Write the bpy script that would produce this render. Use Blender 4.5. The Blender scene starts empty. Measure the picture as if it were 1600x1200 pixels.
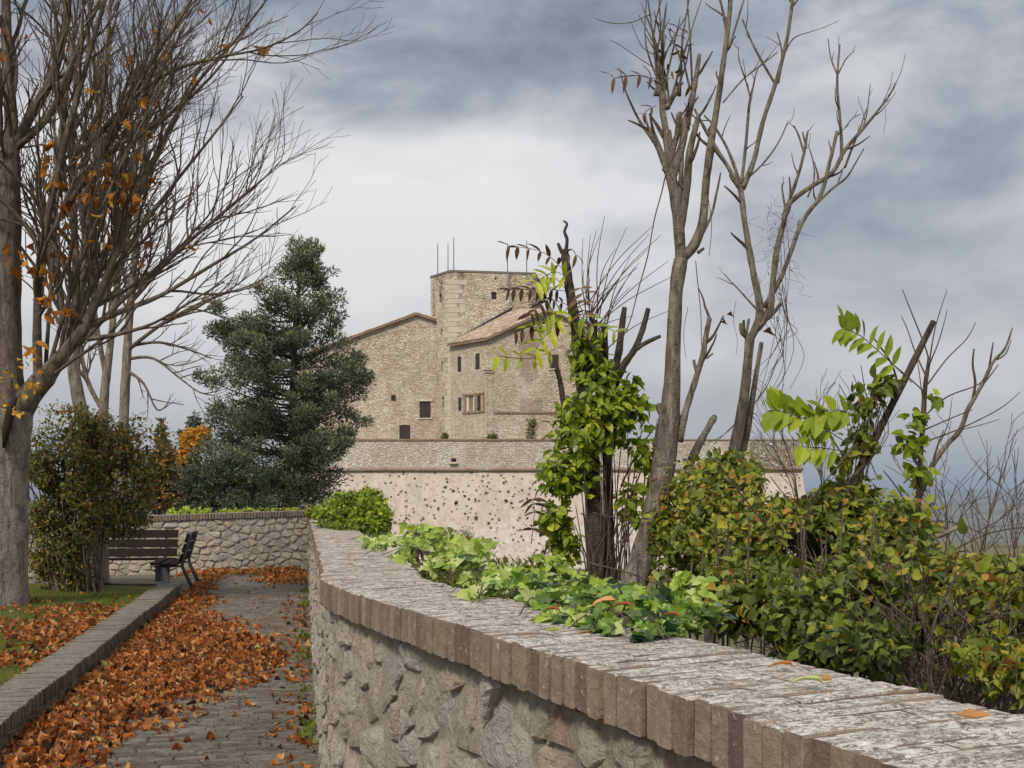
import bpy, math, random
import numpy as np
from mathutils import Vector, Matrix, noise

SC = bpy.context.scene
COL = SC.collection
R = random.Random(7)
F, HOR, EYE = 1650.0, 770.0, 1.70          # focal length in photo pixels, horizon row, eye height

# ------------------------------------------------------------------ camera
cam_d = bpy.data.cameras.new('camera')
cam = bpy.data.objects.new('camera', cam_d); COL.objects.link(cam)
cam.location = (0, 0, EYE); cam.rotation_euler = (math.radians(90), 0, 0)
cam_d.sensor_width = 36; cam_d.lens = 36 * F / 1600
cam_d.shift_y = (HOR - 600) / 1600
cam_d.clip_start = 0.05; cam_d.clip_end = 40000
SC.camera = cam

# ------------------------------------------------------------------ exposure
SC.view_settings.view_transform = 'Standard'; SC.view_settings.look = 'None'
SC.view_settings.exposure = 0.95; SC.view_settings.gamma = 1
SC.render.engine = 'CYCLES'
SC.cycles.use_denoising = True
SC.cycles.max_bounces = 6; SC.cycles.transparent_max_bounces = 4
SC.cycles.diffuse_bounces = 3; SC.cycles.glossy_bounces = 2; SC.cycles.volume_bounces = 0
SC.cycles.caustics_reflective = False; SC.cycles.caustics_refractive = False

# ------------------------------------------------------------------ world: overcast sky, broken cloud deck over a Nishita sky
SUN_EL, SUN_AZ = math.radians(44), math.radians(203)      # azimuth clockwise from +Y (view direction): from behind the camera, a little left
wd = bpy.data.worlds.new('World'); SC.world = wd; wd.use_nodes = True
wt = wd.node_tree; wt.nodes.clear()
def wn(t, **k):
    n = wt.nodes.new(t)
    for a, b in k.items(): setattr(n, a, b)
    return n
def wmath(op, a, b=None, c=None):
    n = wn('ShaderNodeMath', operation=op)
    for i, s in enumerate((a, b, c)):
        if s is None: continue
        if isinstance(s, (int, float)): n.inputs[i].default_value = s
        else: wt.links.new(s, n.inputs[i])
    return n.outputs[0]
def wramp(f, stops, interp='EASE'):
    n = wn('ShaderNodeValToRGB'); cr = n.color_ramp; cr.interpolation = interp
    while len(cr.elements) < len(stops): cr.elements.new(0.5)
    for e, (p, c) in zip(cr.elements, stops):
        e.position = p; e.color = (*c, 1) if len(c) == 3 else c
    wt.links.new(f, n.inputs[0]); return n.outputs[0]
def wmix(f, a, b, blend='MIX'):
    n = wn('ShaderNodeMix', data_type='RGBA', blend_type=blend)
    for i, s in ((0, f), (6, a), (7, b)):
        if isinstance(s, (int, float)): n.inputs[i].default_value = s
        elif isinstance(s, tuple): n.inputs[i].default_value = (*s, 1)
        else: wt.links.new(s, n.inputs[i])
    return n.outputs[2]
def wnoise(vec, scale, loc, det, rough, dist=0.0, sc=3.0):
    mp = wn('ShaderNodeMapping'); mp.inputs['Location'].default_value = loc; mp.inputs['Scale'].default_value = (1, 1, sc)
    wt.links.new(vec, mp.inputs['Vector'])
    n = wn('ShaderNodeTexNoise'); n.inputs['Scale'].default_value = scale; n.inputs['Detail'].default_value = det
    n.inputs['Roughness'].default_value = rough; n.inputs['Distortion'].default_value = dist
    wt.links.new(mp.outputs[0], n.inputs['Vector']); return n.outputs[0]
sky = wn('ShaderNodeTexSky', sky_type='NISHITA'); sky.sun_disc = False
sky.sun_elevation = SUN_EL; sky.sun_rotation = SUN_AZ; sky.altitude = 300; sky.dust_density = 3
tc = wn('ShaderNodeTexCoord'); sep = wn('ShaderNodeSeparateXYZ'); wt.links.new(tc.outputs['Generated'], sep.inputs[0])
elev = sep.outputs['Z']
CLOUD_LOC = (4.3, 8.8, .9)
big = wnoise(tc.outputs['Generated'], 1.9, CLOUD_LOC, 2, 0.45, 0.25, 2.6)
fine = wnoise(tc.outputs['Generated'], 6.5, (5.2, 1.1, 2.3), 10, 0.56, 0.25, 2.1)
# cloud-deck structure with elevation: blue-grey haze low, a luminous break, then a darker deck, paler again overhead
band = wramp(elev, [(0.0, (.42,)*3), (0.06, (.52,)*3), (0.15, (.64,)*3), (0.21, (.66,)*3), (0.265, (.76,)*3), (0.305, (.60,)*3), (0.35, (.36,)*3), (0.43, (.22,)*3), (0.62, (.50,)*3), (1.0, (.70,)*3)])
d1 = wmath('MULTIPLY', wmath('MULTIPLY', wmath('SUBTRACT', big, 0.5), 1.5), wmath('MINIMUM', wmath('ADD', wmath('MULTIPLY', elev, 3.4), 0.22), 1.0))
d2 = wmath('MULTIPLY', wmath('MULTIPLY', wmath('SUBTRACT', fine, 0.5), 1.15), wmath('ADD', wmath('MULTIPLY', elev, 2.5), 0.25))
val = wmath('ADD', wmath('ADD', band, d1), d2)
K = 7.3                                                   # Background strength is 0.1
cl = wramp(val, [(0.04, (.135, .154, .194)), (0.28, (.228, .245, .278)), (0.50, (.378, .388, .405)), (0.76, (.53, .533, .538)), (1.0, (.60, .60, .598))], 'LINEAR')
cie = wmath('DIVIDE', wmath('ADD', wmath('MULTIPLY', wmath('MAXIMUM', elev, 0.0), 2.0), 1.0), 1.6)      # overcast luminance law (1 + 2 sin h)/3
gain = wn('ShaderNodeCombineXYZ')
for i_ in range(3): wt.links.new(wmath('MULTIPLY', wmath('ADD', wmath('MULTIPLY', cie, .55), .45), K), gain.inputs[i_])
cl = wmix(1.0, cl, gain.outputs[0], 'MULTIPLY')
cover = wramp(val, [(0.0, (.94,)*3), (1.0, (.97,)*3)])
mixed = wmix(cover, sky.outputs[0], cl)
bg = wn('ShaderNodeBackground'); bg.inputs[1].default_value = 0.1
wt.links.new(mixed, bg.inputs[0])
wo = wn('ShaderNodeOutputWorld'); wt.links.new(bg.outputs[0], wo.inputs[0])

# ------------------------------------------------------------------ sun behind thin cloud
sd = bpy.data.lights.new('sun', 'SUN'); sd.energy = 1.5; sd.angle = math.radians(10); sd.color = (1.0, 0.92, 0.79)
sun = bpy.data.objects.new('sun', sd); COL.objects.link(sun)
sdir = Vector((math.sin(SUN_AZ) * math.cos(SUN_EL), math.cos(SUN_AZ) * math.cos(SUN_EL), math.sin(SUN_EL)))
sun.rotation_euler = sdir.to_track_quat('Z', 'Y').to_euler()

# ================================================================== helpers
def P(x, y, Z):                      # a photo pixel at depth Z metres -> a place in the world
    return Vector(((x - 800) * Z / F, Z, EYE + (HOR - y) * Z / F))

class NT:
    def __init__(s, name):
        s.m = bpy.data.materials.new(name); s.m.use_nodes = True
        s.t = s.m.node_tree; s.t.nodes.clear()
        s.out = s.n('ShaderNodeOutputMaterial')
    def n(s, t, **k):
        n = s.t.nodes.new(t)
        for a, b in k.items(): setattr(n, a, b)
        return n
    def set(s, inp, v):
        if isinstance(v, bpy.types.NodeSocket): s.t.links.new(v, inp)
        elif isinstance(v, tuple) and len(v) == 3 and inp.type == 'RGBA': inp.default_value = (*v, 1)
        else: inp.default_value = v
    def coords(s, rnd=True, kind='Object'):
        tcn = s.n('ShaderNodeTexCoord')
        if not rnd: return tcn.outputs[kind]
        oi = s.n('ShaderNodeObjectInfo')
        a = s.n('ShaderNodeVectorMath', operation='MULTIPLY_ADD')
        c = s.n('ShaderNodeCombineXYZ')
        for i in range(3): s.t.links.new(oi.outputs['Random'], c.inputs[i])
        s.t.links.new(c.outputs[0], a.inputs[0]); a.inputs[1].default_value = (31, 57, 83)
        s.t.links.new(tcn.outputs[kind], a.inputs[2]); return a.outputs[0]
    def scale(s, v, sc, loc=(0, 0, 0), rot=(0, 0, 0)):
        mp = s.n('ShaderNodeMapping'); mp.inputs['Scale'].default_value = sc; mp.inputs['Location'].default_value = loc
        mp.inputs['Rotation'].default_value = rot
        s.t.links.new(v, mp.inputs[0]); return mp.outputs[0]
    def noise(s, v, scale, det=4, rough=.55, dist=0.0, out=0):
        n = s.n('ShaderNodeTexNoise'); s.t.links.new(v, n.inputs['Vector'])
        n.inputs['Scale'].default_value = scale; n.inputs['Detail'].default_value = det
        n.inputs['Roughness'].default_value = rough; n.inputs['Distortion'].default_value = dist
        return n.outputs[out]
    def vor(s, v, scale, feature='F1', out=0, rand=1.0):
        n = s.n('ShaderNodeTexVoronoi', feature=feature); s.t.links.new(v, n.inputs['Vector'])
        n.inputs['Scale'].default_value = scale; n.inputs['Randomness'].default_value = rand
        return n.outputs[out]
    def ramp(s, f, stops, interp='LINEAR'):
        n = s.n('ShaderNodeValToRGB'); cr = n.color_ramp; cr.interpolation = interp
        while len(cr.elements) < len(stops): cr.elements.new(.5)
        for e, (p, c) in zip(cr.elements, stops):
            c = (c, c, c) if isinstance(c, (int, float)) else c
            e.position = p; e.color = (*c, 1)
        s.set(n.inputs[0], f); return n.outputs[0]
    def mix(s, f, a, b, blend='MIX'):
        n = s.n('ShaderNodeMix', data_type='RGBA', blend_type=blend)
        for i, v in ((0, f), (6, a), (7, b)): s.set(n.inputs[i], v)
        return n.outputs[2]
    def math(s, op, a, b=0.0, clamp=False):
        n = s.n('ShaderNodeMath', operation=op); n.use_clamp = clamp
        s.set(n.inputs[0], a); s.set(n.inputs[1], b); return n.outputs[0]
    def attr(s, name='var'):
        n = s.n('ShaderNodeAttribute'); n.attribute_name = name; return n.outputs['Fac']
    def bump(s, h, strength, dist, normal=None):
        n = s.n('ShaderNodeBump'); n.inputs['Strength'].default_value = strength; n.inputs['Distance'].default_value = dist
        s.set(n.inputs['Height'], h)
        if normal is not None: s.set(n.inputs['Normal'], normal)
        return n.outputs[0]
    def sepz(s, v, i=2):
        n = s.n('ShaderNodeSeparateXYZ'); s.t.links.new(v, n.inputs[0]); return n.outputs[i]
    def bsdf(s, col, rough=.85, normal=None, spec=.25, metal=0.0):
        b = s.n('ShaderNodeBsdfPrincipled'); s.set(b.inputs['Base Color'], col); s.set(b.inputs['Roughness'], rough)
        b.inputs['Specular IOR Level'].default_value = spec; b.inputs['Metallic'].default_value = metal
        if normal is not None: s.set(b.inputs['Normal'], normal)
        s.t.links.new(b.outputs[0], s.out.inputs[0]); return s.m
    def leaf(s, col, trans=.35, rough=.5, spec=.3):
        b = s.n('ShaderNodeBsdfPrincipled'); s.set(b.inputs['Base Color'], col); b.inputs['Roughness'].default_value = rough
        b.inputs['Specular IOR Level'].default_value = spec
        t = s.n('ShaderNodeBsdfTranslucent'); s.set(t.inputs[0], s.mix(.5, col, (.35, .42, .05), 'SOFT_LIGHT'))
        mx = s.n('ShaderNodeMixShader'); mx.inputs[0].default_value = trans
        s.t.links.new(b.outputs[0], mx.inputs[1]); s.t.links.new(t.outputs[0], mx.inputs[2])
        s.t.links.new(mx.outputs[0], s.out.inputs[0]); return s.m

def put(o, parent=None):
    COL.objects.link(o)
    if parent is not None: o.parent = parent
    return o
def tag(o, label, cat, group=None, kind=None):
    o['label'] = label; o['category'] = cat
    if group: o['group'] = group
    if kind: o['kind'] = kind
    return o
def struct(o): o['kind'] = 'structure'; return o
WLOC = {}
def thing(name, label, cat, loc, group=None):
    o = bpy.data.objects.new(name, None); COL.objects.link(o); o.empty_display_size = .1
    o.location = loc; WLOC[o.name] = Vector(loc); return tag(o, label, cat, group)
def wloc(o): return WLOC.get(o.name, Vector((0, 0, 0))) if o is not None else Vector((0, 0, 0))

class MB:
    def __init__(s): s.v = []; s.f = []; s.var = []
    def add(s, vs, fs, var=0.5):
        b = len(s.v); s.v.extend([tuple(v) for v in vs]); s.f.extend([tuple(i + b for i in f) for f in fs]); s.var.extend([var] * len(fs)); return s
    def box(s, c, size, rot=None, var=.5, taper=1.0):
        hx, hy, hz = size[0] / 2, size[1] / 2, size[2] / 2
        vs = [Vector((sx * hx * (taper if sz > 0 else 1), sy * hy * (taper if sz > 0 else 1), sz * hz)) for sz in (-1, 1) for sy in (-1, 1) for sx in (-1, 1)]
        if rot is not None: vs = [rot @ v for v in vs]
        vs = [v + Vector(c) for v in vs]
        return s.add(vs, [(0, 2, 3, 1), (4, 5, 7, 6), (0, 1, 5, 4), (2, 6, 7, 3), (0, 4, 6, 2), (1, 3, 7, 5)], var)
    def tube(s, pts, rad, sides=6, var=.5, cap=True, wob=0.0, rng=R):
        b = len(s.v); n = len(pts); prev = None
        for i, p in enumerate(pts):
            t = (pts[min(i + 1, n - 1)] - pts[max(i - 1, 0)])
            if t.length < 1e-9: t = Vector((0, 0, 1))
            t.normalize()
            if prev is None:
                a = Vector((1, 0, 0)) if abs(t.x) < .9 else Vector((0, 1, 0)); u = t.cross(a).normalized()
            else:
                u = (prev - t * prev.dot(t))
                u = u.normalized() if u.length > 1e-6 else t.orthogonal().normalized()
            prev = u; w = t.cross(u)
            for k in range(sides):
                a = 2 * math.pi * k / sides; r = rad[i] * (1 + (rng.uniform(-wob, wob) if wob else 0))
                s.v.append(tuple(p + u * (math.cos(a) * r) + w * (math.sin(a) * r)))
        for i in range(n - 1):
            for k in range(sides):
                k2 = (k + 1) % sides
                s.f.append((b + i * sides + k, b + i * sides + k2, b + (i + 1) * sides + k2, b + (i + 1) * sides + k)); s.var.append(var)
        if cap:
            s.f.append(tuple(b + k for k in reversed(range(sides)))); s.var.append(var)
            s.f.append(tuple(b + (n - 1) * sides + k for k in range(sides))); s.var.append(var)
        return s
    def mesh(s, name, mat, off=Vector((0, 0, 0)), smooth=False):
        m = bpy.data.meshes.new(name)
        v = np.array(s.v, dtype=float).reshape(-1, 3) - np.array(off)
        m.from_pydata(v.tolist(), [], s.f); 
        a = m.attributes.new('var', 'FLOAT', 'FACE'); a.data.foreach_set('value', s.var)
        if smooth: m.polygons.foreach_set('use_smooth', [True] * len(m.polygons))
        m.materials.append(mat); m.update(); return m
    def obj(s, name, mat, parent=None, smooth=False, kind=None):
        o = bpy.data.objects.new(name, s.mesh(name, mat, wloc(parent), smooth)); put(o, parent)
        if kind: o['kind'] = kind
        return o

def catmull(pts, n=4):
    out = []
    for i in range(len(pts) - 1):
        p0, p1, p2, p3 = pts[max(i - 1, 0)], pts[i], pts[i + 1], pts[min(i + 2, len(pts) - 1)]
        for k in range(n):
            t = k / n
            out.append(0.5 * ((2 * p1) + (p2 - p0) * t + (2 * p0 - 5 * p1 + 4 * p2 - p3) * t * t + (3 * p1 - p0 - 3 * p2 + p3) * t ** 3))
    out.append(pts[-1]); return out

# ---------------------------------------------------------------- leaf shapes (stem at origin, blade along +Y, face +Z, length 1)
TEMPL = {}
def fan(outline, centre, key):
    TEMPL[key] = (np.array([centre] + outline, dtype=float), [(0, i + 1, i + 2) for i in range(len(outline) - 1)] + [(0, len(outline), 1)])
def sym(pts, tip, base=(0, 0, 0)):
    return [base] + [(x, y, z) for x, y, z in pts] + [tip] + [(-x, y, z * .8) for x, y, z in reversed(pts)]
fan(sym([(.20, .12, .05), (.33, .38, .08), (.24, .70, .04)], (0, 1.0, -.10)), (0, .42, -.03), 'ovate')
fan(sym([(.16, .10, .06), (.27, .35, .11), (.19, .72, .02)], (.06, 1.0, -.22)), (0, .45, 0.0), 'ovate2')
fan(sym([(.10, .10, .03), (.17, .38, .05), (.11, .74, .02)], (0, 1.0, -.10)), (0, .42, -.02), 'lance')
fan(sym([(.09, .14, .05), (.13, .40, .02), (.09, .72, -.08)], (.03, 1.0, -.25)), (0, .42, 0), 'lance2')
fan(sym([(.22, -.08, .03), (.46, .10, .06), (.27, .32, .02), (.42, .58, .05), (.16, .64, .01)], (0, 1.0, -.06), (0, .02, 0)), (0, .34, -.03), 'ivy')
fan(sym([(.26, -.06, .02), (.40, .16, .07), (.34, .36, .04), (.30, .58, .04)], (0, .95, -.10), (0, .04, 0)), (0, .36, -.02), 'ivy2')
fan(sym([(.18, -.05, .02), (.62, .02, .20), (.30, .22, .05), (.66, .52, .22), (.24, .50, .05), (.22, .74, .08)], (0, 1.0, -.12), (0, .02, 0)), (0, .34, -.02), 'palm')
def curl(key, src, k1, k2, seed, squash=1.0, rough=.05):
    v, f = TEMPL[src]; v = v.copy(); rr = random.Random(seed)
    out = []
    for x, y, z in v:
        x *= squash
        z2 = z + k1 * x * x + k2 * (y - .5) ** 2 + rr.uniform(-rough, rough)
        out.append((x * (1 - .25 * abs(k1) * abs(x)), y, z2))
    v = np.array(out); v[:, 2] -= v[:, 2].min(); TEMPL[key] = (v, f)
DEAD = []
def curled(key, prof, fold, arch, twist, seed, rough=.03):
    """a withered leaf: 5 stations along the midrib, blade halves folded and curled"""
    rr = random.Random(seed); vs = []; fs = []; n = len(prof)
    for i, w in enumerate(prof):
        y = i / (n - 1); z0 = arch * (4 * (y - .5) ** 2 - 1) * .25; tw = twist * (y - .5); a = fold * (.6 + .8 * rr.random())
        for sx in (-1, -.5, 0, .5, 1):
            x = sx * w; zz = z0 + a * abs(sx) ** 1.6 * w * 1.6 + rr.uniform(-rough, rough) * (sx != 0)
            x *= (1 - .35 * abs(fold) * abs(sx)); xr = x * math.cos(tw) - zz * math.sin(tw); zr = x * math.sin(tw) + zz * math.cos(tw)
            vs.append((xr, y + rr.uniform(-.02, .02) - .5, zr))
    for i in range(n - 1):
        for k in range(4): a = i * 5 + k; fs.append((a, a + 1, a + 6, a + 5))
    v = np.array(vs); v[:, 2] -= v[:, 2].min(); TEMPL[key] = (v, fs)
OB = [.02, .10, .17, .24, .22, .03]; OV = [.03, .17, .24, .20, .11, .01]; LN = [.02, .09, .13, .13, .08, .01]; BR = [.06, .30, .26, .34, .20, .03]
for i, (pr, fo, ar, tw) in enumerate([(OB, .9, .3, .5), (OV, 1.4, -.3, -.8), (OB, -.8, .5, .9), (LN, 1.5, .6, .4), (BR, .9, -.4, .6), (OV, .5, .9, -1.0), (OB, 2.0, .2, 1.4), (BR, -.7, .6, -.5), (OV, 1.9, .8, .3), (OB, .3, -.5, -.4)]):
    curled('dead%d' % i, pr, fo, ar, tw, 70 + i); DEAD.append('dead%d' % i)
TEMPL['blade'] = (np.array([(-.035, 0, 0), (.035, 0, 0), (.02, .55, .04), (0, 1, .16), (-.02, .55, .04)], float), [(0, 1, 2, 4), (4, 2, 3)])
TEMPL['spray'] = (np.array([(0, 0, 0), (.17, .30, .06), (.13, .66, .02), (0, 1, .06), (-.14, .70, .06), (-.17, .28, 0), (0, .4, -.08)], float),
                  [(0, 1, 6), (1, 2, 6), (2, 3, 6), (3, 4, 6), (4, 5, 6), (5, 0, 6)])

def frame(p, d, n, s):
    """4x4: blade direction d, face normal ~n, scale s, at p"""
    d = d.normalized(); x = d.cross(n)
    x = x.normalized() if x.length > 1e-5 else d.orthogonal().normalized()
    z = x.cross(d)
    return np.array([[x.x * s, d.x * s, z.x * s, p.x], [x.y * s, d.y * s, z.y * s, p.y], [x.z * s, d.z * s, z.z * s, p.z], [0, 0, 0, 1]])
def rv(rng=R):
    while True:
        v = Vector((rng.uniform(-1, 1), rng.uniform(-1, 1), rng.uniform(-1, 1)))
        if .01 < v.length < 1: return v.normalized()
_lm = {}
def leafmesh(key, var, mat, name):
    q = round(max(0, min(1, var)) * 9)
    kk = (key, q, mat.name)
    if kk not in _lm:
        b = MB(); v, f = TEMPL[key]; b.add(v.tolist(), f, q / 9); _lm[kk] = b.mesh(name, mat)
    return _lm[kk]
def scatter(insts, mat, parent, part, stuff, n_ind=300, minpx=9.0, each=None):
    """insts: (template, 4x4, var, length). The ones that show largest become objects of their own, the rest one joined part."""
    off = wloc(parent)
    def px(i):
        _, m, _, L = insts[i]; y = m[1, 3]
        if y < .3: return 0
        x = 800 + F * m[0, 3] / y; yy = HOR - F * (m[2, 3] - EYE) / y
        if not (-5 < x < 1605 and -5 < yy < 1205): return 0
        return L * F / y
    sizes = [px(i) for i in range(len(insts))]
    order = sorted(range(len(insts)), key=lambda i: -sizes[i])
    ind = [i for i in order[:n_ind] if sizes[i] >= minpx]; ids = set(ind)
    for i in ind:
        key, m, var, L = insts[i]
        o = bpy.data.objects.new(part, leafmesh(key, var, mat, part))
        mm = m.copy(); mm[0, 3] -= off.x; mm[1, 3] -= off.y; mm[2, 3] -= off.z
        put(o, parent); o.matrix_basis = Matrix(mm.tolist())
        if each: each(o)
    rest = [i for i in range(len(insts)) if i not in ids]
    if not rest: return None
    V = []; Fc = []; VR = []; base = 0
    bykey = {}
    for i in rest: bykey.setdefault(insts[i][0], []).append(i)
    for key, idx in bykey.items():
        v, f = TEMPL[key]; k = len(v)
        A = np.array([insts[i][1] for i in idx]); vh = np.hstack([v, np.ones((k, 1))])
        w = np.einsum('nij,kj->nki', A, vh)[:, :, :3].reshape(-1, 3); V.append(w)
        for n_, i in enumerate(idx):
            o_ = base + n_ * k; Fc.extend([tuple(a + o_ for a in ff) for ff in f]); VR.extend([insts[i][2]] * len(f))
        base += len(idx) * k
    b = MB(); b.v = np.vstack(V).tolist(); b.f = Fc; b.var = VR
    return b.obj(stuff, mat, parent, kind='stuff')

# ================================================================== materials
def m_brick(name='weathered_brick', top=((.40, .36, .305), (.64, .605, .545)), tone=1.0, topmix=1.0):
    k = NT(name); v = k.coords(); var = k.attr()
    base = k.ramp(var, [(0, (.14, .105, .08)), (.3, (.24, .185, .135)), (.55, (.29, .235, .18)), (.8, (.30, .22, .155)), (1, (.36, .305, .235))])
    if tone != 1.0: base = k.mix(1.0, base, (tone, tone, tone * .97), 'MULTIPLY')
    st = k.scale(v, (26, 5, 26))
    n1 = k.noise(st, 1.0, 6, .65, .6); n2 = k.noise(v, 60, 4, .6); n3 = k.noise(k.scale(v, (38, 7, 30)), 1.0, 5, .7, .4)
    col = k.mix(k.ramp(n1, [(.35, 0.0), (.7, .6)]), base, (.13, .105, .085), 'MIX')
    col = k.mix(k.ramp(n2, [(.62, 0.0), (.68, .55)]), col, (.55, .52, .46))
    # lichen and sun-bleaching on the weather side of the brick
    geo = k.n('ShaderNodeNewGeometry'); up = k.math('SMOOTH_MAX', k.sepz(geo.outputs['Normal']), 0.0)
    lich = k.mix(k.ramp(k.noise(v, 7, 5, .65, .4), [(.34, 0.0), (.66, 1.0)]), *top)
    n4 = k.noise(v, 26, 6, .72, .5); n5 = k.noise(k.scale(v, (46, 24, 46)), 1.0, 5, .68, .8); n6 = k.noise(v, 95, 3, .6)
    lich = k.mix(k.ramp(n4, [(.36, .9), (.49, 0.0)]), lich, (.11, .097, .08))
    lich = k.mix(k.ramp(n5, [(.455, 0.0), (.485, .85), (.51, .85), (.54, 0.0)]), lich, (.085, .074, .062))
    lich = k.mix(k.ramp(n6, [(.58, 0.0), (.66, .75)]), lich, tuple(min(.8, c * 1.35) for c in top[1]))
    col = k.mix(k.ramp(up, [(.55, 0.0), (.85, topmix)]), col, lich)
    h = k.math('ADD', k.math('MULTIPLY', n4, 1.2), k.math('MULTIPLY', n2, .4))
    return k.bsdf(col, .95, k.bump(h, .9, .008), .1)
def m_stone(name, cols, sc=1.0, dark=.5):
    k = NT(name); v = k.coords(); var = k.attr()
    base = k.ramp(var, cols)
    n1 = k.noise(v, 9 * sc, 8, .7, .5); n2 = k.noise(v, 46 * sc, 6, .7); n3 = k.noise(v, 130 * sc, 3, .6)
    col = k.mix(k.ramp(n1, [(.30, dark), (.58, 0.0)]), base, (.12, .10, .08))
    col = k.mix(k.ramp(n1, [(.52, 0.0), (.75, .6)]), col, (.56, .54, .49))
    col = k.mix(k.ramp(n2, [(.28, .75), (.45, 0.0)]), col, (.13, .11, .09))
    col = k.mix(k.ramp(n3, [(.60, 0.0), (.75, .5)]), col, (.62, .60, .55))
    h = k.math('ADD', k.math('MULTIPLY', n1, 2.2), k.math('ADD', n2, k.math('MULTIPLY', n3, .35)))
    return k.bsdf(col, .95, k.bump(h, 1.0, .03 / sc), .1)
def m_bark(name, c1, c2, c3, sc=1.0):
    k = NT(name); v = k.coords(False); var = k.attr()
    st = k.scale(v, (18 * sc, 18 * sc, 4 * sc))
    n1 = k.noise(st, 1.0, 7, .65, .7); n2 = k.noise(v, 3.0, 3, .5); n3 = k.noise(v, 70 * sc, 3, .6)
    col = k.ramp(n1, [(.34, c1), (.5, c2), (.66, c3)])
    col = k.mix(k.ramp(k.noise(v, 11 * sc, 5, .7, .6), [(.36, .7), (.46, 0.0)]), col, tuple(x * .55 for x in c1))
    col = k.mix(k.ramp(n2, [(.5, 0.0), (.75, .35)]), col, tuple(x * .6 for x in c1))
    col = k.mix(k.ramp(n3, [(.62, 0.0), (.74, .45)]), col, tuple(min(1, x * 1.5) for x in c3))
    col = k.mix(k.math('MULTIPLY', var, .0), col, c1)
    return k.bsdf(col, .92, k.bump(k.math('ADD', n1, k.math('MULTIPLY', n3, .4)), 1.0, .045 / sc), .1)
def m_leaf(name, stops, trans=.35, rough=.5, spec=.3, vein=True):
    k = NT(name); var = k.attr(); v = k.coords(True)
    col = k.ramp(var, stops)
    n = k.noise(v, 6.0, 4, .6)
    col = k.mix(k.ramp(n, [(.35, 0.30), (.65, 0.0)]), col, k.mix(1.0, col, (.45, .40, .30), 'MULTIPLY'))
    return k.leaf(col, trans, rough, spec)
def m_flat(name, col, rough=.8, spec=.2, nz=12.0, amt=.25, metal=0.0):
    k = NT(name); v = k.coords(); n = k.noise(v, nz, 5, .6)
    c = k.mix(k.ramp(n, [(.3, amt), (.7, 0.0)]), col, tuple(x * .45 for x in col))
    return k.bsdf(c, rough, k.bump(n, .3, .004), spec, metal)

def m_rubble(name, tones, mortar, cell=2.6, stain=0.0):
    """distant masonry: stones a few pixels across"""
    cell *= 1.35
    k = NT(name); v = k.coords(False); warp = k.noise(v, 1.2, 2, .5, 0, 1)
    vv = k.mix(.10, v, warp, 'ADD')
    sv = k.scale(vv, (cell, cell, cell * 1.75))
    n = k.n('ShaderNodeTexVoronoi', feature='F1'); k.set(n.inputs['Vector'], sv); n.inputs['Scale'].default_value = 1
    e = k.vor(sv, 1.0, 'DISTANCE_TO_EDGE')
    rnd = k.sepz(n.outputs['Color'], 0)
    col = k.ramp(rnd, tones)
    big = k.noise(v, .22, 6, .62, .8); mid = k.noise(v, 1.3, 5, .6)
    col = k.mix(k.ramp(e, [(.0, .7), (.14, 0.0)]), col, mortar)
    dk = k.vor(k.scale(vv, (cell * .55, cell * .55, cell * .8)), 1.0)
    col = k.mix(k.ramp(dk, [(.09, .65), (.17, 0.0)]), col, (.12, .095, .07))
    col = k.mix(k.ramp(big, [(.40, .55), (.60, 0.0)]), col, k.mix(1.0, col, (.66, .57, .46), 'MULTIPLY'))
    col = k.mix(k.ramp(k.noise(k.scale(v, (.35, .35, .12), (7, 3, 1)), 1.0, 6, .65, .6), [(.52, 0.0), (.68, .5)]), col, tuple(min(.8, c * 1.18) for c in mortar))
    col = k.mix(k.ramp(mid, [(.55, 0.0), (.8, .45)]), col, tuple(min(1, c * 1.15) for c in mortar))
    if stain:
        s = k.noise(k.scale(v, (.5, .5, .10)), 1.0, 5, .6, .3)
        s2 = k.noise(v, 2.6, 5, .7)
        f = k.math('MULTIPLY', k.ramp(s, [(.50, 0.0), (.60, 1.0)]), k.ramp(s2, [(.40, 0.0), (.56, stain)]))
        col = k.mix(f, col, (.075, .068, .06))
    h = k.math('ADD', k.ramp(e, [(0, 0.0), (.2, 1.0)]), k.math('MULTIPLY', rnd, .8))
    return k.bsdf(col, .95, k.bump(h, .9, .10), .1)

BRICK = m_brick()
BRICK_KERB = m_brick('mossy_brick', ((.17, .155, .125), (.30, .28, .235)), .72, .85)
STONE = m_stone('rubble_stone', [(0, (.44, .385, .295)), (.2, (.56, .50, .395)), (.4, (.63, .575, .47)), (.6, (.57, .54, .475)), (.8, (.64, .54, .38)), (.93, (.68, .625, .53)), (1, (.47, .33, .24))], 1.0, .42)
MORTAR = m_stone('lime_mortar', [(0, (.50, .445, .345)), (1, (.58, .52, .415))], 1.6, .5)
PAVE = m_stone('worn_paving', [(0, (0.166, 0.143, 0.109)), (.5, (0.230, 0.198, 0.155)), (1, (0.307, 0.267, 0.213))], 1.0, .55)
BARK_BIG = m_bark('grey_smooth_bark', (0.137, 0.115, 0.094), (0.260, 0.224, 0.188), (0.390, 0.339, 0.288), .6)
BARK_TWIG = m_bark('twig_bark', (.085, .064, .050), (.14, .11, .088), (.20, .165, .135), 2.0)
BARK_AIL = m_bark('pale_bark', (.085, .070, .054), (.205, .172, .135), (.34, .298, .24), 1.6)
BARK_RED = m_bark('reddish_twig', (.07, .046, .036), (.135, .095, .075), (.20, .155, .125), 2.0)
BARK_LIMB = m_bark('limb_bark', (0.088, 0.070, 0.055), (0.169, 0.137, 0.110), (0.263, 0.220, 0.180), .9)
BARK_DARK = m_bark('dark_bark', (.05, .042, .034), (.09, .075, .06), (.14, .12, .10), 1.0)
CUTWOOD = m_flat('cut_wood', (.42, .33, .23))
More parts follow.
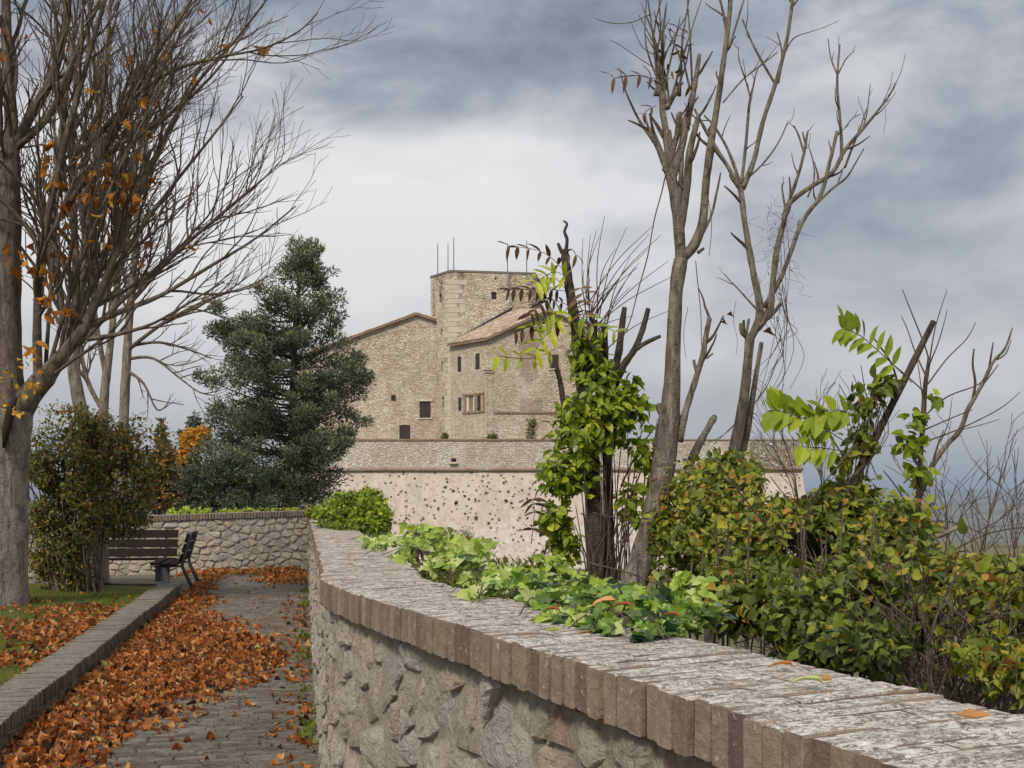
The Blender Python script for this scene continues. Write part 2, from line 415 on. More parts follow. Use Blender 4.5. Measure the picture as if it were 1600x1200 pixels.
DEADLEAF = m_leaf('fallen_leaf', [(0, (.045, .022, .014)), (.25, (.17, .055, .020)), (.5, (.37, .112, .028)), (.72, (.50, .185, .050)), (.9, (.62, .34, .15)), (1, (.40, .34, .11))], .15, .6, .2)
GOLDLEAF = m_leaf('autumn_leaf', [(0, (.16, .06, .02)), (.35, (.42, .15, .03)), (.7, (.62, .28, .04)), (1, (.75, .50, .06))], .40, .5, .2)
IVYLEAF = m_leaf('ivy_leaf', [(0, (0.035, 0.064, 0.032)), (.25, (0.080, 0.138, 0.059)), (.5, (0.200, 0.325, 0.055)), (.8, (0.419, 0.552, 0.089)), (1, (0.548, 0.612, 0.257))], .30, .42, .4)
CREEPLEAF = m_leaf('creeper_leaf', [(0, (0.034, 0.052, 0.013)), (.25, (0.075, 0.109, 0.019)), (.5, (0.161, 0.205, 0.026)), (.72, (0.288, 0.336, 0.036)), (.86, (0.443, 0.410, 0.063)), (.94, (0.465, 0.248, 0.045)), (1, (0.244, 0.099, 0.027))], .35, .45, .35)
LIMELEAF = m_leaf('bright_leaf', [(0, (0.075, 0.120, 0.014)), (.35, (0.184, 0.268, 0.021)), (.7, (0.370, 0.466, 0.035)), (1, (0.600, 0.649, 0.062))], .42, .45, .35)
BROWNLEAF = m_leaf('withered_leaf', [(0, (.05, .028, .018)), (.5, (.11, .062, .035)), (1, (.22, .13, .06))], .25, .6, .2)
BUSHLEAF = m_leaf('bush_leaf', [(0, (0.035, 0.045, 0.013)), (.3, (0.080, 0.095, 0.018)), (.6, (0.160, 0.168, 0.023)), (.8, (0.288, 0.224, 0.039)), (.92, (0.320, 0.119, 0.039)), (1, (0.480, 0.280, 0.058))], .3, .5, .3)
CYPLEAF = m_leaf('cypress_foliage', [(0, (0.035, 0.052, 0.032)), (.3, (0.079, 0.106, 0.062)), (.6, (0.151, 0.184, 0.113)), (.85, (0.254, 0.287, 0.185)), (1, (0.381, 0.392, 0.170))], .15, .7, .15)
GRASS = m_leaf('grass', [(0, (.05, .08, .012)), (.4, (.11, .17, .02)), (.75, (.22, .27, .035)), (1, (.36, .30, .09))], .35, .5, .25)
WOOD = m_flat('dark_stained_wood', (.020, .013, .012), .7, .12, 14, .4)
IRON = m_flat('grey_painted_iron', (.075, .08, .09), .5, .3, 20, .25)
SHUTTER = m_flat('dark_brown_shutter', (.050, .038, .038), .7, .2, 3, .3)
IRONDARK = m_flat('dark_pole', (.06, .06, .065), .5, .4)

# ================================================================== terrain: hill top, drop to the valley, far ridges
def sst(a, b, x):
    t = max(0.0, min(1.0, (x - a) / (b - a))); return t * t * (3 - 2 * t)
WALLPX = [(509, 908), (557, 927.5), (596, 941), (646.6, 954.6), (697, 972), (751, 989.5), (829, 1015), (890, 1031), (945, 1048.5), (1022, 1071.5), (1096, 1094), (1150, 1111), (1225, 1136), (1300, 1161), (1394, 1192)]
DROP = .36
HT = EYE - DROP                                            # top of the coping
def cop(x, y, lift=0.0):                                   # a pixel on the coping plane
    z = DROP * F / (y - HOR); return Vector(((x - 800) * z / F, z, HT + lift))
CORNER = Vector((-4.47, 23.05, 0))
wl = [cop(x, y) for x, y in WALLPX]
ddir = (wl[-1] - wl[-5]).normalized()
line = [CORNER.copy()] + [CORNER.lerp(Vector((wl[0].x, wl[0].y, 0)), t) for t in (.2, .4, .6, .8, .9, .96)] + [Vector((p.x, p.y, 0)) for p in wl[::2]] + [Vector((wl[-1].x, wl[-1].y, 0)) + Vector((ddir.x, ddir.y, 0)) * t for t in (.6, 1.3, 2.2, 3.4)]
for _ in range(1):                                         # relax the measured points into a fair curve
    line = [line[0]] + [line[i] * .5 + (line[i - 1] + line[i + 1]) * .25 if 8 <= i < len(line) - 1 else line[i] for i in range(1, len(line) - 1)] + [line[-1]]
WL = catmull(line, 8)[::-1]                                # from behind the camera to the far corner: front (path side) edge of the coping
WS = [0.0]
for a, b in zip(WL, WL[1:]): WS.append(WS[-1] + (b - a).length)
WLEN = WS[-1]
def wall_at(s):
    s = max(0, min(WLEN - 1e-6, s)); i = int(np.searchsorted(WS, s, side='right')) - 1; i = min(i, len(WL) - 2)
    t = (s - WS[i]) / (WS[i + 1] - WS[i]); p = WL[i].lerp(WL[i + 1], t); d = (WL[i + 1] - WL[i]).normalized()
    return p, d, Vector((d.y, -d.x, 0))                    # point, along, outward (away from the path)
WN = [wall_at(s) for s in np.linspace(0, WLEN, 60)]
def out_dist(x, y):                                        # distance outside the long wall (negative on the path side)
    best = 1e9; sg = 0
    for p, d, n in WN:
        q = Vector((x - p.x, y - p.y, 0)); L = q.length
        if L < best: best = L; sg = q.dot(n)
    return sg if best < 30 else (best if sg > 0 else -best)
def far_wall_y(x): return CORNER.y + (x - CORNER.x) * .36
def ground_h(x, y):
    if -30 < x < 30 and -8 < y < 45:
        o = max(out_dist(x, y), (y - far_wall_y(x)) if x < CORNER.x + .5 else -99)
        if y < -3: o = max(o, -99) if x < 1.5 else x - 1.5
    else:
        o = 30
    r = math.hypot(x + 5, y - 60)
    z = -.12 - 1.0 * sst(.3, 1.3, o) - 5.2 * sst(4, 36, o)
    z -= 92 * sst(95, 900, r)
    if r > 250:
        z += (noise.noise(Vector((x / 420, y / 420, 3.3))) * 16 + noise.noise(Vector((x / 130, y / 130, 1.3))) * 4) * sst(250, 900, r)
    z += 52 * sst(2600, 3700, r) * (0.75 + .5 * noise.noise(Vector((x / 1300, y / 1300, 7.1))))
    z += 105 * sst(5200, 7400, r) * (0.85 + .45 * noise.noise(Vector((x / 2300, y / 2300, 2.1))))
    return z
def build_terrain():
    b = MB(); na = 300
    rad = [0.0] + [.6 * (1.062 ** i) for i in range(166)]
    angs = []
    for i in range(na):                                    # denser ahead of the camera, but all the way round
        t = i / na; angs.append(2 * math.pi * t - .62 * math.sin(2 * math.pi * t))
    vs = [(0, 0, ground_h(0, 0))]; fs = []
    for r in rad[1:]:
        for a in angs:
            x, y = r * math.sin(a), r * math.cos(a); vs.append((x, y, ground_h(x, y)))
    for j in range(na): fs.append((0, 1 + (j + 1) % na, 1 + j))
    for i in range(len(rad) - 2):
        for j in range(na):
            a, c = 1 + i * na + j, 1 + i * na + (j + 1) % na
            fs.append((a, c, c + na, a + na))
    b.add(vs, fs)
    k = NT('hill_country'); v = k.coords(False)
    n1 = k.noise(v, .0045, 6, .6, .6); n2 = k.noise(v, .05, 5, .6); n3 = k.noise(v, 2.2, 5, .6)
    fld = k.sepz(k.vor(k.scale(v, (.006, .006, .0)), 1.0, 'F1', 1), 0)
    col = k.ramp(fld, [(0, (.11, .12, .05)), (.4, (.17, .16, .085)), (.7, (.085, .10, .045)), (1, (.23, .20, .12))])
    col = k.mix(k.ramp(n1, [(.48, 0.0), (.54, 1.0)]), col, (.032, .045, .022))
    col = k.mix(k.ramp(n2, [(.5, 0.0), (.62, .7)]), col, (.04, .05, .022))
    col = k.mix(k.ramp(n3, [(.4, 0.0), (.6, .6)]), col, (.19, .15, .09))
    o = b.obj('ground', k.bsdf(col, .95, k.bump(n3, .5, .1), .05), None, True); return struct(o)
build_terrain()

# ================================================================== path, lawn
KA, KB = Vector((-3.31, 6.825, 0)), Vector((-5.47, 17.53, 0))     # foot of the kerb (path side)
KD = (KB - KA).normalized(); KN = Vector((-KD.y, KD.x, 0))          # towards the lawn
K0 = KA - KD * 8.0
def path_uv(x, y):
    q = Vector((x, y, 0)) - K0; return q.dot(-KN), q.dot(KD)        # u from the kerb towards the wall, v along
def build_path():
    b = MB(); pts = []
    left = [K0 + KD * t for t in np.linspace(-3, (KB - K0).length, 20)] + [Vector((-5.5, 17.6, 0)), Vector((-12.5, 17.6, 0)), Vector((-12.5, 20.4, 0))]
    poly = [(p.x, p.y, 0) for p in left] + [(CORNER.x - .2, CORNER.y + .1, 0)]
    for p, d, n in [wall_at(s) for s in np.linspace(WLEN, 0, 40)]: q = p + n * .1; poly.append((q.x, q.y, 0))
    b.add(poly, [tuple(range(len(poly)))[::-1]])
    k = NT('path_bedding'); v = k.coords(False); n1 = k.noise(v, 3, 6, .65); n2 = k.noise(v, 40, 5, .7)
    row = k.noise(k.scale(v, (3.0, 22, 1), rot=(0, 0, -.2)), 1.0, 5, .7, .3)
    col = k.ramp(row, [(.3, (.085, .075, .062)), (.5, (.15, .135, .112)), (.7, (.22, .20, .17))])
    col = k.mix(k.ramp(n1, [(.4, 0.0), (.7, .6)]), col, (.10, .095, .075)); col = k.mix(k.ramp(n2, [(.6, 0.0), (.7, .4)]), col, (.34, .32, .28))
    o = struct(b.obj('path', k.bsdf(col, .9, k.bump(k.math('ADD', row, n2), .6, .01), .2)))
    # bricks on edge laid across the path
    meshes = []
    for i in range(12):
        rr = random.Random(900 + i); m = MB(); L, T, H = .255, .056, .05; c = .006
        j = lambda a: a + rr.uniform(-.003, .003)
        vs = [(j(sx * L / 2), j(sy * T / 2), -.03) for sy in (-1, 1) for sx in (-1, 1)] + [(j(sx * L / 2), j(sy * T / 2), j(.010)) for sy in (-1, 1) for sx in (-1, 1)] + \
             [(j(sx * (L / 2 - c)), j(sy * (T / 2 - c)), j(.016)) for sy in (-1, 1) for sx in (-1, 1)]
        m.add(vs, [(0, 1, 5, 4), (1, 3, 7, 5), (3, 2, 6, 7), (2, 0, 4, 6), (4, 5, 9, 8), (5, 7, 11, 9), (7, 6, 10, 11), (6, 4, 8, 10), (8, 9, 11, 10)], i / 11)
        meshes.append((m, m.mesh('paving_brick', PAVE)))
    rest = MB(); n = 0; rot = Matrix.Rotation(math.atan2(KD.y, KD.x) - math.pi / 2, 4, 'Z'); rr = random.Random(5)
    v0 = 7.2
    for r in range(190):
        v = v0 + r * .0635; u = .02 + rr.random() * .26 - .2
        while u < 2.25:
            p = K0 + KD * (v + rr.uniform(-.004, .004)) - KN * (u + .13)
            wd_ = out_dist(p.x, p.y)
            if wd_ < -.02 and u > -.05:
                q = rr.randrange(12); tilt = Matrix.Rotation(rr.uniform(-.012, .012), 4, 'X') @ Matrix.Rotation(rr.uniform(-.012, .012), 4, 'Y')
                M4 = Matrix.Translation(p + Vector((0, 0, rr.uniform(-.004, .003)))) @ rot @ tilt
                xx = 800 + F * p.x / p.y; yy = HOR + EYE * F / p.y
                if n < 300 and yy < 1215 and -20 < xx < 540:
                    ob = bpy.data.objects.new('paving_brick', meshes[q][1]); put(ob, o); ob.matrix_basis = M4; n += 1
                else:
                    mv = meshes[q][0]; rest.add([M4 @ Vector(a) for a in mv.v], mv.f, mv.var[0])
            u += .264
    rest.obj('far_paving', PAVE, o, kind='stuff')
    return o
PATH = build_path()
LAWN_Z = .165
def lawn_h(x, y):
    u, v = path_uv(x, y); return LAWN_Z + .10 * sst(.4, 3.0, -u) + .03 * noise.noise(Vector((x * .8, y * .8, 0)))
def build_lawn():
    b = MB(); nx, ny = 40, 60; vs = []; fs = []
    for j in range(ny):
        v = -2 + (j / (ny - 1)) * 20.75
        for i in range(nx):
            u = .30 + (i / (nx - 1)) ** 1.5 * 14; p = K0 + KD * v + KN * u
            y = min(p.y, 17.42); vs.append((p.x, y, lawn_h(p.x, y)))
    for j in range(ny - 1):
        for i in range(nx - 1): a = j * nx + i; fs.append((a, a + nx, a + nx + 1, a + 1))
    b.add(vs, fs)
    k = NT('lawn_soil'); v = k.coords(False); n1 = k.noise(v, 2.5, 5, .6); n2 = k.noise(v, 25, 5, .65)
    col = k.ramp(n1, [(.35, (.075, .085, .02)), (.6, (.11, .12, .03)), (.75, (.14, .105, .05))])
    col = k.mix(k.ramp(n2, [(.5, 0.0), (.65, .7)]), col, (.055, .045, .025))
    return struct(b.obj('lawn', k.bsdf(col, .95, k.bump(n2, .6, .02), .05), None, True))
build_lawn()

# ================================================================== brick pieces
def brick_variants(L, T, H, name, n=8, ch=.005, jit=.0035, seed=1):
    """local x = across thickness T, y = along length L (from 0), z = -H..0"""
    out = []
    for i in range(n):
        rr = random.Random(seed * 100 + i); m = MB()
        j = lambda a: a + rr.uniform(-jit, jit)
        ny = 3; rings = []
        ys = [0, L * .33, L * .67, L]
        vs = []
        for yi, y in enumerate(ys):
            e = ch if yi in (0, len(ys) - 1) else 0
            yy = y + (ch * .2 if yi == 0 else 0)
            prof = [(-T / 2 + ch, 0), (T / 2 - ch, 0), (T / 2, -ch), (T / 2, -H + ch), (T / 2 - ch, -H), (-T / 2 + ch, -H), (-T / 2, -H + ch), (-T / 2, -ch)]
            for (px_, pz_) in prof:
                s_ = 1 - (e / T * 1.2)
                vs.append((j(px_ * s_), j(yy) if 0 < yi < 3 else yy + rr.uniform(-jit, jit), j(pz_ - (e * .5 if pz_ > -H / 2 else -e * .5))))
        fs = []
        for a in range(len(ys) - 1):
            for q in range(8):
                q2 = (q + 1) % 8; fs.append((a * 8 + q, a * 8 + q2, (a + 1) * 8 + q2, (a + 1) * 8 + q))
        fs.append(tuple(range(8))[::-1]); fs.append(tuple(24 + q for q in range(8)))
        m.add(vs, fs, 0.5); out.append(m)
    return out
_bm = {}
def place_bricks(places, variants, mat, parent, name, stuff, n_ind=300):
    """places: (Matrix4, var, variant, visible size)"""
    order = sorted(range(len(places)), key=lambda i: -places[i][3]); ind = set(order[:n_ind]); off = Matrix.Translation(-wloc(parent))
    rest = MB()
    for i, (M4, var, q, _) in enumerate(places):
        mv = variants[q]
        if i in ind and places[i][3] > 0:
            key = (id(mv), round(var * 7), mat.name)
            if key not in _bm:
                m = MB(); m.add(mv.v, mv.f, round(var * 7) / 7); _bm[key] = m.mesh(name, mat)
            o = bpy.data.objects.new(name, _bm[key]); put(o, parent); o.matrix_basis = off @ M4
        else:
            rest.add([M4 @ Vector(a) for a in mv.v], mv.f, var)
    if rest.v: rest.obj(stuff, mat, parent, kind='stuff')
def basis(p, d, n, tilt=None):
    """x along d, y along n, z up"""
    M = Matrix(((d.x, n.x, 0, p.x), (d.y, n.y, 0, p.y), (d.z, n.z, 1, p.z), (0, 0, 0, 1)))
    return M @ tilt if tilt else M

# ---------------------------------------------------------------- rubble stones: irregular cells cut by their neighbours
def clip(poly, mx, my, nx, ny):
    out = []
    for i in range(len(poly)):
        a, b = poly[i], poly[(i + 1) % len(poly)]
        da = (a[0] - mx) * nx + (a[1] - my) * ny; db = (b[0] - mx) * nx + (b[1] - my) * ny
        if da <= 0: out.append(a)
        if (da < 0 < db) or (db < 0 < da):
            t = da / (da - db); out.append((a[0] + (b[0] - a[0]) * t, a[1] + (b[1] - a[1]) * t))
    return out
def rubble(L, z0, z1, cw, ch_, rng, gap=.012, s0=0.0):
    """Voronoi-like stone outlines in (s, z)"""
    pts = []; rows = max(2, int((z1 - z0) / ch_))
    for r in range(rows):
        s = s0 + rng.random() * cw * .6
        while s < L:
            pts.append((s + rng.uniform(-.25, .25) * cw, z0 + (r + .5 + rng.uniform(-.34, .34)) * (z1 - z0) / rows)); s += cw * rng.choice([.45, .7, .9, 1.1, 1.3, 1.7])
    A = np.array(pts); out = []
    asp = cw / ch_
    for i, (x, z) in enumerate(pts):
        poly = [(max(s0, x - cw * 1.5), max(z0, z - ch_ * 1.6)), (min(L, x + cw * 1.5), max(z0, z - ch_ * 1.6)), (min(L, x + cw * 1.5), min(z1, z + ch_ * 1.6)), (max(s0, x - cw * 1.5), min(z1, z + ch_ * 1.6))]
        dd = (A[:, 0] - x) ** 2 + ((A[:, 1] - z) * asp) ** 2; nb = np.argsort(dd)[1:18]
        for q in nb:
            qx, qz = A[q]; nx, nz = qx - x, (qz - z) * asp * asp
            l = math.hypot(nx, nz)
            if l < 1e-6: continue
            mx, mz = (x + qx) / 2, (z + qz) / 2
            poly = clip(poly, mx - nx / l * gap, mz - nz / l * gap, nx / l, nz / l)
            if len(poly) < 3: break
        if len(poly) < 3: continue
        cx = sum(p[0] for p in poly) / len(poly); cz = sum(p[1] for p in poly) / len(poly)
        ar = abs(sum(poly[k][0] * poly[(k + 1) % len(poly)][1] - poly[(k + 1) % len(poly)][0] * poly[k][1] for k in range(len(poly)))) / 2
        if ar < .0025: continue
        out.append((cx, cz, poly, ar))
    return out
def stone_mesh(cx, cz, poly, place, rng, proud, seg=.035, rings=4):
    """rough-hewn stone bulging from the wall face; place(s,z,d) -> world"""
    ring = []
    n = len(poly)
    for i in range(n):
        a, b = poly[i], poly[(i + 1) % n]; l = math.hypot(b[0] - a[0], b[1] - a[1]); k = max(1, int(l / seg))
        for t in range(k): ring.append((a[0] + (b[0] - a[0]) * t / k, a[1] + (b[1] - a[1]) * t / k))
    m = len(ring); sd = rng.random() * 90
    tx, tz = rng.uniform(-.28, .28), rng.uniform(-.35, .12)
    prof = [(1.0, -.035), (.97, .25), (.86, .72), (.62, .95), (.30, 1.0)][:rings + 1]
    vs = []; fs = []
    for ri, (sc, dp) in enumerate(prof):
        for (x, z) in ring:
            # corners knocked off: pull toward centre with noise
            nz_ = noise.noise(Vector((x * 14 + sd, z * 14, ri * .7))); nf = noise.noise(Vector((x * 38 + sd, z * 38, ri * 1.9)))
            f = sc * (1 - .10 * (nz_ + .4) * (ri > 0)); X = cx + (x - cx) * f; Z = cz + (z - cz) * f
            d = dp * proud if dp > 0 else dp
            if ri > 0: d += ((X - cx) * tx + (Z - cz) * tz) * min(1, dp + .2) + (nz_ * .34 + nf * .30) * max(proud, .014)
            vs.append(place(X, Z, d))
    for r in range(len(prof) - 1):
        for i in range(m):
            i2 = (i + 1) % m; fs.append((r * m + i, r * m + i2, (r + 1) * m + i2, (r + 1) * m + i))
    c = place(cx, cz, proud * (1 + rng.uniform(-.1, .25))); vs.append(c); base = (len(prof) - 1) * m
    for i in range(m): fs.append((base + i, base + (i + 1) % m, len(vs) - 1))
    return vs, fs

COPH = .108; COPW = .43; INSET = .035
# ================================================================== the long parapet wall beside the path
def build_wall():
    w = thing('parapet_wall', 'long curving rubble stone parapet wall with brick coping along the right of the path', 'wall', (0, 3, 0))
    def place(s, z, d):
        p, dr, n = wall_at(s); return p + n * (INSET + .02 - d + .02 * (z - HT)) + Vector((0, 0, z))
    # mortar core
    b = MB(); ns, nz = 620, 34; zt = HT - COPH + .006; vs = []; fs = []
    ss = np.concatenate([np.linspace(0, 14, 520), np.linspace(14, WLEN, 101)[1:]])
    for s in ss:
        for k in range(nz):
            z = -.15 + (zt + .15) * k / (nz - 1)
            d = .001 + .016 * noise.noise(Vector((s * 7, z * 9, 1.1))) + .010 * noise.noise(Vector((s * 23, z * 23, 4.1)))
            vs.append(place(s, z, d))
    N = len(ss)
    for i in range(N - 1):
        for k in range(nz - 1): a = i * nz + k; fs.append((a, a + nz, a + nz + 1, a + 1))
    b0 = len(vs)
    for s in ss:
        p, d, n = wall_at(s); q = p + n * (COPW - .03); vs += [q + Vector((0, 0, -1.6)), q + Vector((0, 0, zt))]
    for i in range(N - 1):
        a = b0 + 2 * i; fs.append((a, a + 1, a + 3, a + 2)); fs.append((i * nz + nz - 1, (i + 1) * nz + nz - 1, a + 3, a + 1))
    b.add(vs, fs, .4); b.obj('mortar', MORTAR, w, True)
    # stones
    rng = random.Random(21)
    cells = rubble(WLEN, -.02, HT - COPH - .004, .165, .120, rng, .006)
    rest = MB(); cand = []
    for cx, cz, poly, ar in cells:
        p, d, n = wall_at(cx)
        vis = 0
        if p.y > .9:
            xx = 800 + F * p.x / p.y; yy = HOR + (EYE - cz) * F / p.y
            if xx < 1500 and yy < 1260: vis = math.sqrt(ar) * F / p.y
        cand.append((vis, cx, cz, poly, ar))
    cand.sort(key=lambda c: -c[0])
    for i, (vis, cx, cz, poly, ar) in enumerate(cand):
        pr = rng.uniform(.004, .019) * min(1.3, math.sqrt(ar) / .13)
        near = i < 300 and vis > 8
        vs, fs = stone_mesh(cx, cz, poly, place, rng, pr, .020 if near else .06, 4 if near else 2)
        var = min(.95, max(0, rng.random())) if rng.random() > .008 else 1.0
        if near:
            m = MB(); m.add(vs, fs, var); m.obj('stone', STONE, w, False)
        else: rest.add(vs, fs, var)
    rest.obj('far_stones', STONE, w, kind='stuff')
    # coping: bricks on edge laid across the wall, one long and one short
    va = brick_variants(.275, .0490, COPH, 'brick', 8, .0035, .0013, 3); vb = brick_variants(.150, .0490, COPH, 'brick', 8, .0035, .0013, 4)
    allv = va + vb; places = []; s = .02; i = 0
    while s < WLEN - .02:
        p, d, n = wall_at(s); lift = .012 * noise.noise(Vector((s * .7, 0, 0))) + .004 * noise.noise(Vector((s * 5, 0, 0)))
        front = rng.uniform(-.007, .007) + .012 * noise.noise(Vector((s * 1.1, 5, 0)))
        first = (i % 2 == 0) ^ (rng.random() < .2)
        y = front
        for k in range(2):
            long = first if k == 0 else not first
            q = rng.randrange(8) + (0 if long else 8); L = .275 if long else .150
            tilt = Matrix.Rotation(rng.uniform(-.004, .004), 4, 'X') @ Matrix.Rotation(rng.uniform(-.012, .012), 4, 'Y') @ Matrix.Rotation(rng.uniform(-.008, .008), 4, 'Z')
            pos = p + n * y + Vector((0, 0, HT + lift + rng.uniform(-.0016, .0014)))
            vis = (F / p.y if p.y > 1.0 else 0)
            places.append((basis(pos, d, n, tilt), rng.random(), q, vis)); y += L + .003
        s += .0535 + rng.uniform(-.002, .002); i += 1
    place_bricks(places, allv, BRICK, w, 'brick', 'far_coping')
    # mortar bed between the coping bricks
    m = MB(); vs = []; fs = []
    ss = np.linspace(0, WLEN, 300)
    for s in ss:
        p, d, n = wall_at(s); t = HT - .0085 + .012 * noise.noise(Vector((s * .7, 0, 0)))
        for (o_, z) in ((.016, HT - COPH + .003), (.016, t), (COPW - .012, t), (COPW - .012, HT - COPH + .003)): q = p + n * o_; vs.append((q.x, q.y, z))
    for i in range(len(ss) - 1):
        for k in range(3): a = i * 4 + k; fs.append((a, a + 1, a + 5, a + 4))
    m.add(vs, fs, .2); m.obj('bed_mortar', m_flat('dirty_joint', (.075, .064, .052), .95, .05, 30, .4), w)
    return w
WALL = build_wall()

# ================================================================== the wall across the end of the path
def build_end_wall():
    A = CORNER + Vector((.25, .09, 0)); d = Vector((-1, -.36, 0)).normalized(); n = Vector((d.y, -d.x, 0))   # n away from camera
    if n.y < 0: n = -n
    L = 9.0
    w = thing('end_wall', 'rubble stone wall with brick coping closing the far end of the path behind the benches', 'wall', CORNER + d * 2)
    top = lambda s: HT - .012 - .028 * s
    def place(s, z, dd):
        q = A + d * s + n * (.03 - dd); return Vector((q.x, q.y, z * top(s) / HT))
    b = MB(); vs = []; fs = []; ns, nz = 120, 20; zt = HT - .13
    for i in range(ns):
        for k in range(nz):
            s = L * i / (ns - 1); z = -.2 + (zt + .2) * k / (nz - 1); vs.append(place(s, z, -.004 + .018 * noise.noise(Vector((s * 6, z * 6, 9)))))
    for i in range(ns - 1):
        for k in range(nz - 1): a = i * nz + k; fs.append((a, a + 1, a + nz + 1, a + nz))
    c = len(vs)
    for i in range(ns):
        s = L * i / (ns - 1)
        for z in (-2, zt): vs.append(place(s, z, -.40))
    for i in range(ns - 1):
        a = c + 2 * i; fs.append((a, a + 2, a + 3, a + 1)); fs.append((i * nz + nz - 1, a + 1, a + 3, (i + 1) * nz + nz - 1))
    b.add(vs, fs, .5); b.obj('mortar', MORTAR, w, True)
    rng = random.Random(33)
    cells = rubble(L, -.05, HT - .135, .20, .145, rng, .009)
    rest = MB()
    for cx, cz, poly, ar in cells:
        vs, fs = stone_mesh(cx, cz, poly, place, rng, rng.uniform(.010, .028), .05, 3); var = rng.choice([.3, .45, .55, .65, .35, .75, .9, .2])
        m = MB(); m.add(vs, fs, var); m.obj('stone', STONE, w)
    va = brick_variants(.44, .056, .125, 'brick', 8, .006, .004, 8); places = []; s = .0
    while s < L:
        q = A + d * s; pos = Vector((q.x, q.y, top(s) + rng.uniform(-.004, .004))) - n * .02 + n * rng.uniform(-.006, .006)
        places.append((basis(pos, d, n), min(1, max(0, rng.gauss(.6, .25))), rng.randrange(8), 10)); s += .0625
    place_bricks(places, va, BRICK, w, 'brick', 'coping_rest')
build_end_wall()

# ================================================================== kerb wall along the lawn
def build_kerb():
    k = thing('kerb_wall', 'low brick kerb wall edging the leafy lawn on the left of the path', 'kerb', KA)
    rng = random.Random(44); W = .36; H = .21
    top = brick_variants(W, .054, .115, 'brick', 8, .004, .002, 11); low = brick_variants(.30, .235, .085, 'brick', 6, .007, .006, 12)
    places = []; pl2 = []; Ltot = (KB - K0).length; s = 0
    while s < Ltot:
        p = K0 + KD * s; y = KN
        lift = .014 * noise.noise(Vector((s * .6, 9, 0)))
        M4 = basis(p + Vector((0, 0, H + lift + rng.uniform(-.006, .004))) + KN * rng.uniform(-.008, .008), -KD, KN, Matrix.Rotation(rng.uniform(-.02, .02), 4, 'Z') @ Matrix.Rotation(rng.uniform(-.015, .015), 4, 'X'))
        xx = 800 + F * p.x / p.y if p.y > .5 else -999
        places.append((M4, min(1, max(0, rng.gauss(.35, .25))), rng.randrange(8), (F / p.y if xx > -60 else 0))); s += .0605
    s = 0
    while s < Ltot - .2:
        p = K0 + KD * (s + .12); xx = 800 + F * p.x / p.y if p.y > .5 else -999
        pl2.append((basis(p + Vector((0, 0, H - .120)) + KN * rng.uniform(.0, .022), -KD, KN), min(1, max(0, rng.gauss(.25, .22))), rng.randrange(6), (F / p.y if xx > -80 else 0))); s += .25
    # the return at the far end of the lawn
    rd = Vector((-1, .015, 0)).normalized(); rn = Vector((0, 1, 0)); s = .0
    while s < 6.5:
        p = Vector((KB.x + .02, KB.y - .16, 0)) + rd * (s + .40)
        places.append((basis(p + Vector((0, 0, H + rng.uniform(-.005, .003))), rd, rn), min(1, max(0, rng.gauss(.35, .2))), rng.randrange(8), F / p.y)); s += .0605
    place_bricks(places, top, BRICK_KERB, k, 'brick', 'rest_of_coping'); place_bricks(pl2, low, BRICK_KERB, k, 'footing_brick', 'rest_of_footing')
    m = MB()
    a, b2 = K0 + KN * .03, KB + KN * .03 - KD * .02; c, dd = b2 + KN * .28, a + KN * .28
    vs = [(q.x, q.y, z) for z in (-.1, H - .016) for q in (a, b2, c, dd)]
    m.add(vs, [(0, 1, 5, 4), (1, 2, 6, 5), (2, 3, 7, 6), (4, 5, 6, 7)], .2)
    q = Vector((KB.x - .36, KB.y - .13, 0)); m.box((q.x - 3.2, q.y + .17, .045), (6.4, .28, .29), None, .2)
    m.obj('core', MORTAR, k)
build_kerb()

# ================================================================== benches
def build_bench(name, label, loc, rz, L):
    """local: length along x, faces -y (front), back at +y"""
    t = thing(name, label, 'bench', loc, 'dark slatted benches at the end of the path'); t.rotation_euler = (0, 0, rz)
    WLOC.pop(t.name)
    def slat(nm, c, size, rx=0):
        b = MB(); rot = Matrix.Rotation(rx, 3, 'X'); hx, hy, hz = size[0] / 2, size[1] / 2, size[2] / 2; ch = .006
        prof = [(-hy + ch, -hz), (hy - ch, -hz), (hy, -hz + ch), (hy, hz - ch), (hy - ch, hz), (-hy + ch, hz), (-hy, hz - ch), (-hy, -hz + ch)]
        vs = [rot @ Vector((sx * hx, y, z)) + Vector(c) for sx in (-1, 1) for y, z in prof]
        b.add(vs, [(i, (i + 1) % 8, 8 + (i + 1) % 8, 8 + i) for i in range(8)] + [tuple(range(8))[::-1], tuple(range(8, 16))])
        b.obj(nm, WOOD, t)
    for y in (-.21, -.06, .09): slat('seat_slat', (0, y, .455 + .02 * (y < -.1)), (L, .125, .04), -.04)
    lean = math.radians(-16)
    for h in (.09, .265, .44): slat('back_slat', (0, .205 + h * .29, .475 + h), (L, .035, .152), lean)
    for sx in (-1, 1):
        x = sx * (L / 2 - .22); b = MB()
        b.tube([Vector((x, .42 , 0)), Vector((x, .24, .40)), Vector((x, .235, .50)), Vector((x, .385, 1.0))], [.032, .03, .028, .022], 8)
        b.obj('rear_support', IRON, t, True)
        b = MB(); b.box((x, -.16, .20), (.09, .10, .40)); b.box((x, -.16, .012), (.14, .16, .024)); b.obj('leg', IRON, t)
        b = MB(); b.box((x, 0.01, .418), (.05, .50, .035)); b.obj('seat_bracket', IRON, t)
build_bench('bench', 'dark slatted bench seen from its end beside the kerb corner', (-6.10, 18.95, 0), math.radians(-90 + 11), 1.55)
build_bench('bench', 'dark slatted bench facing the camera in front of the end wall', (-7.28, 19.80, 0), math.radians(6), 1.85)

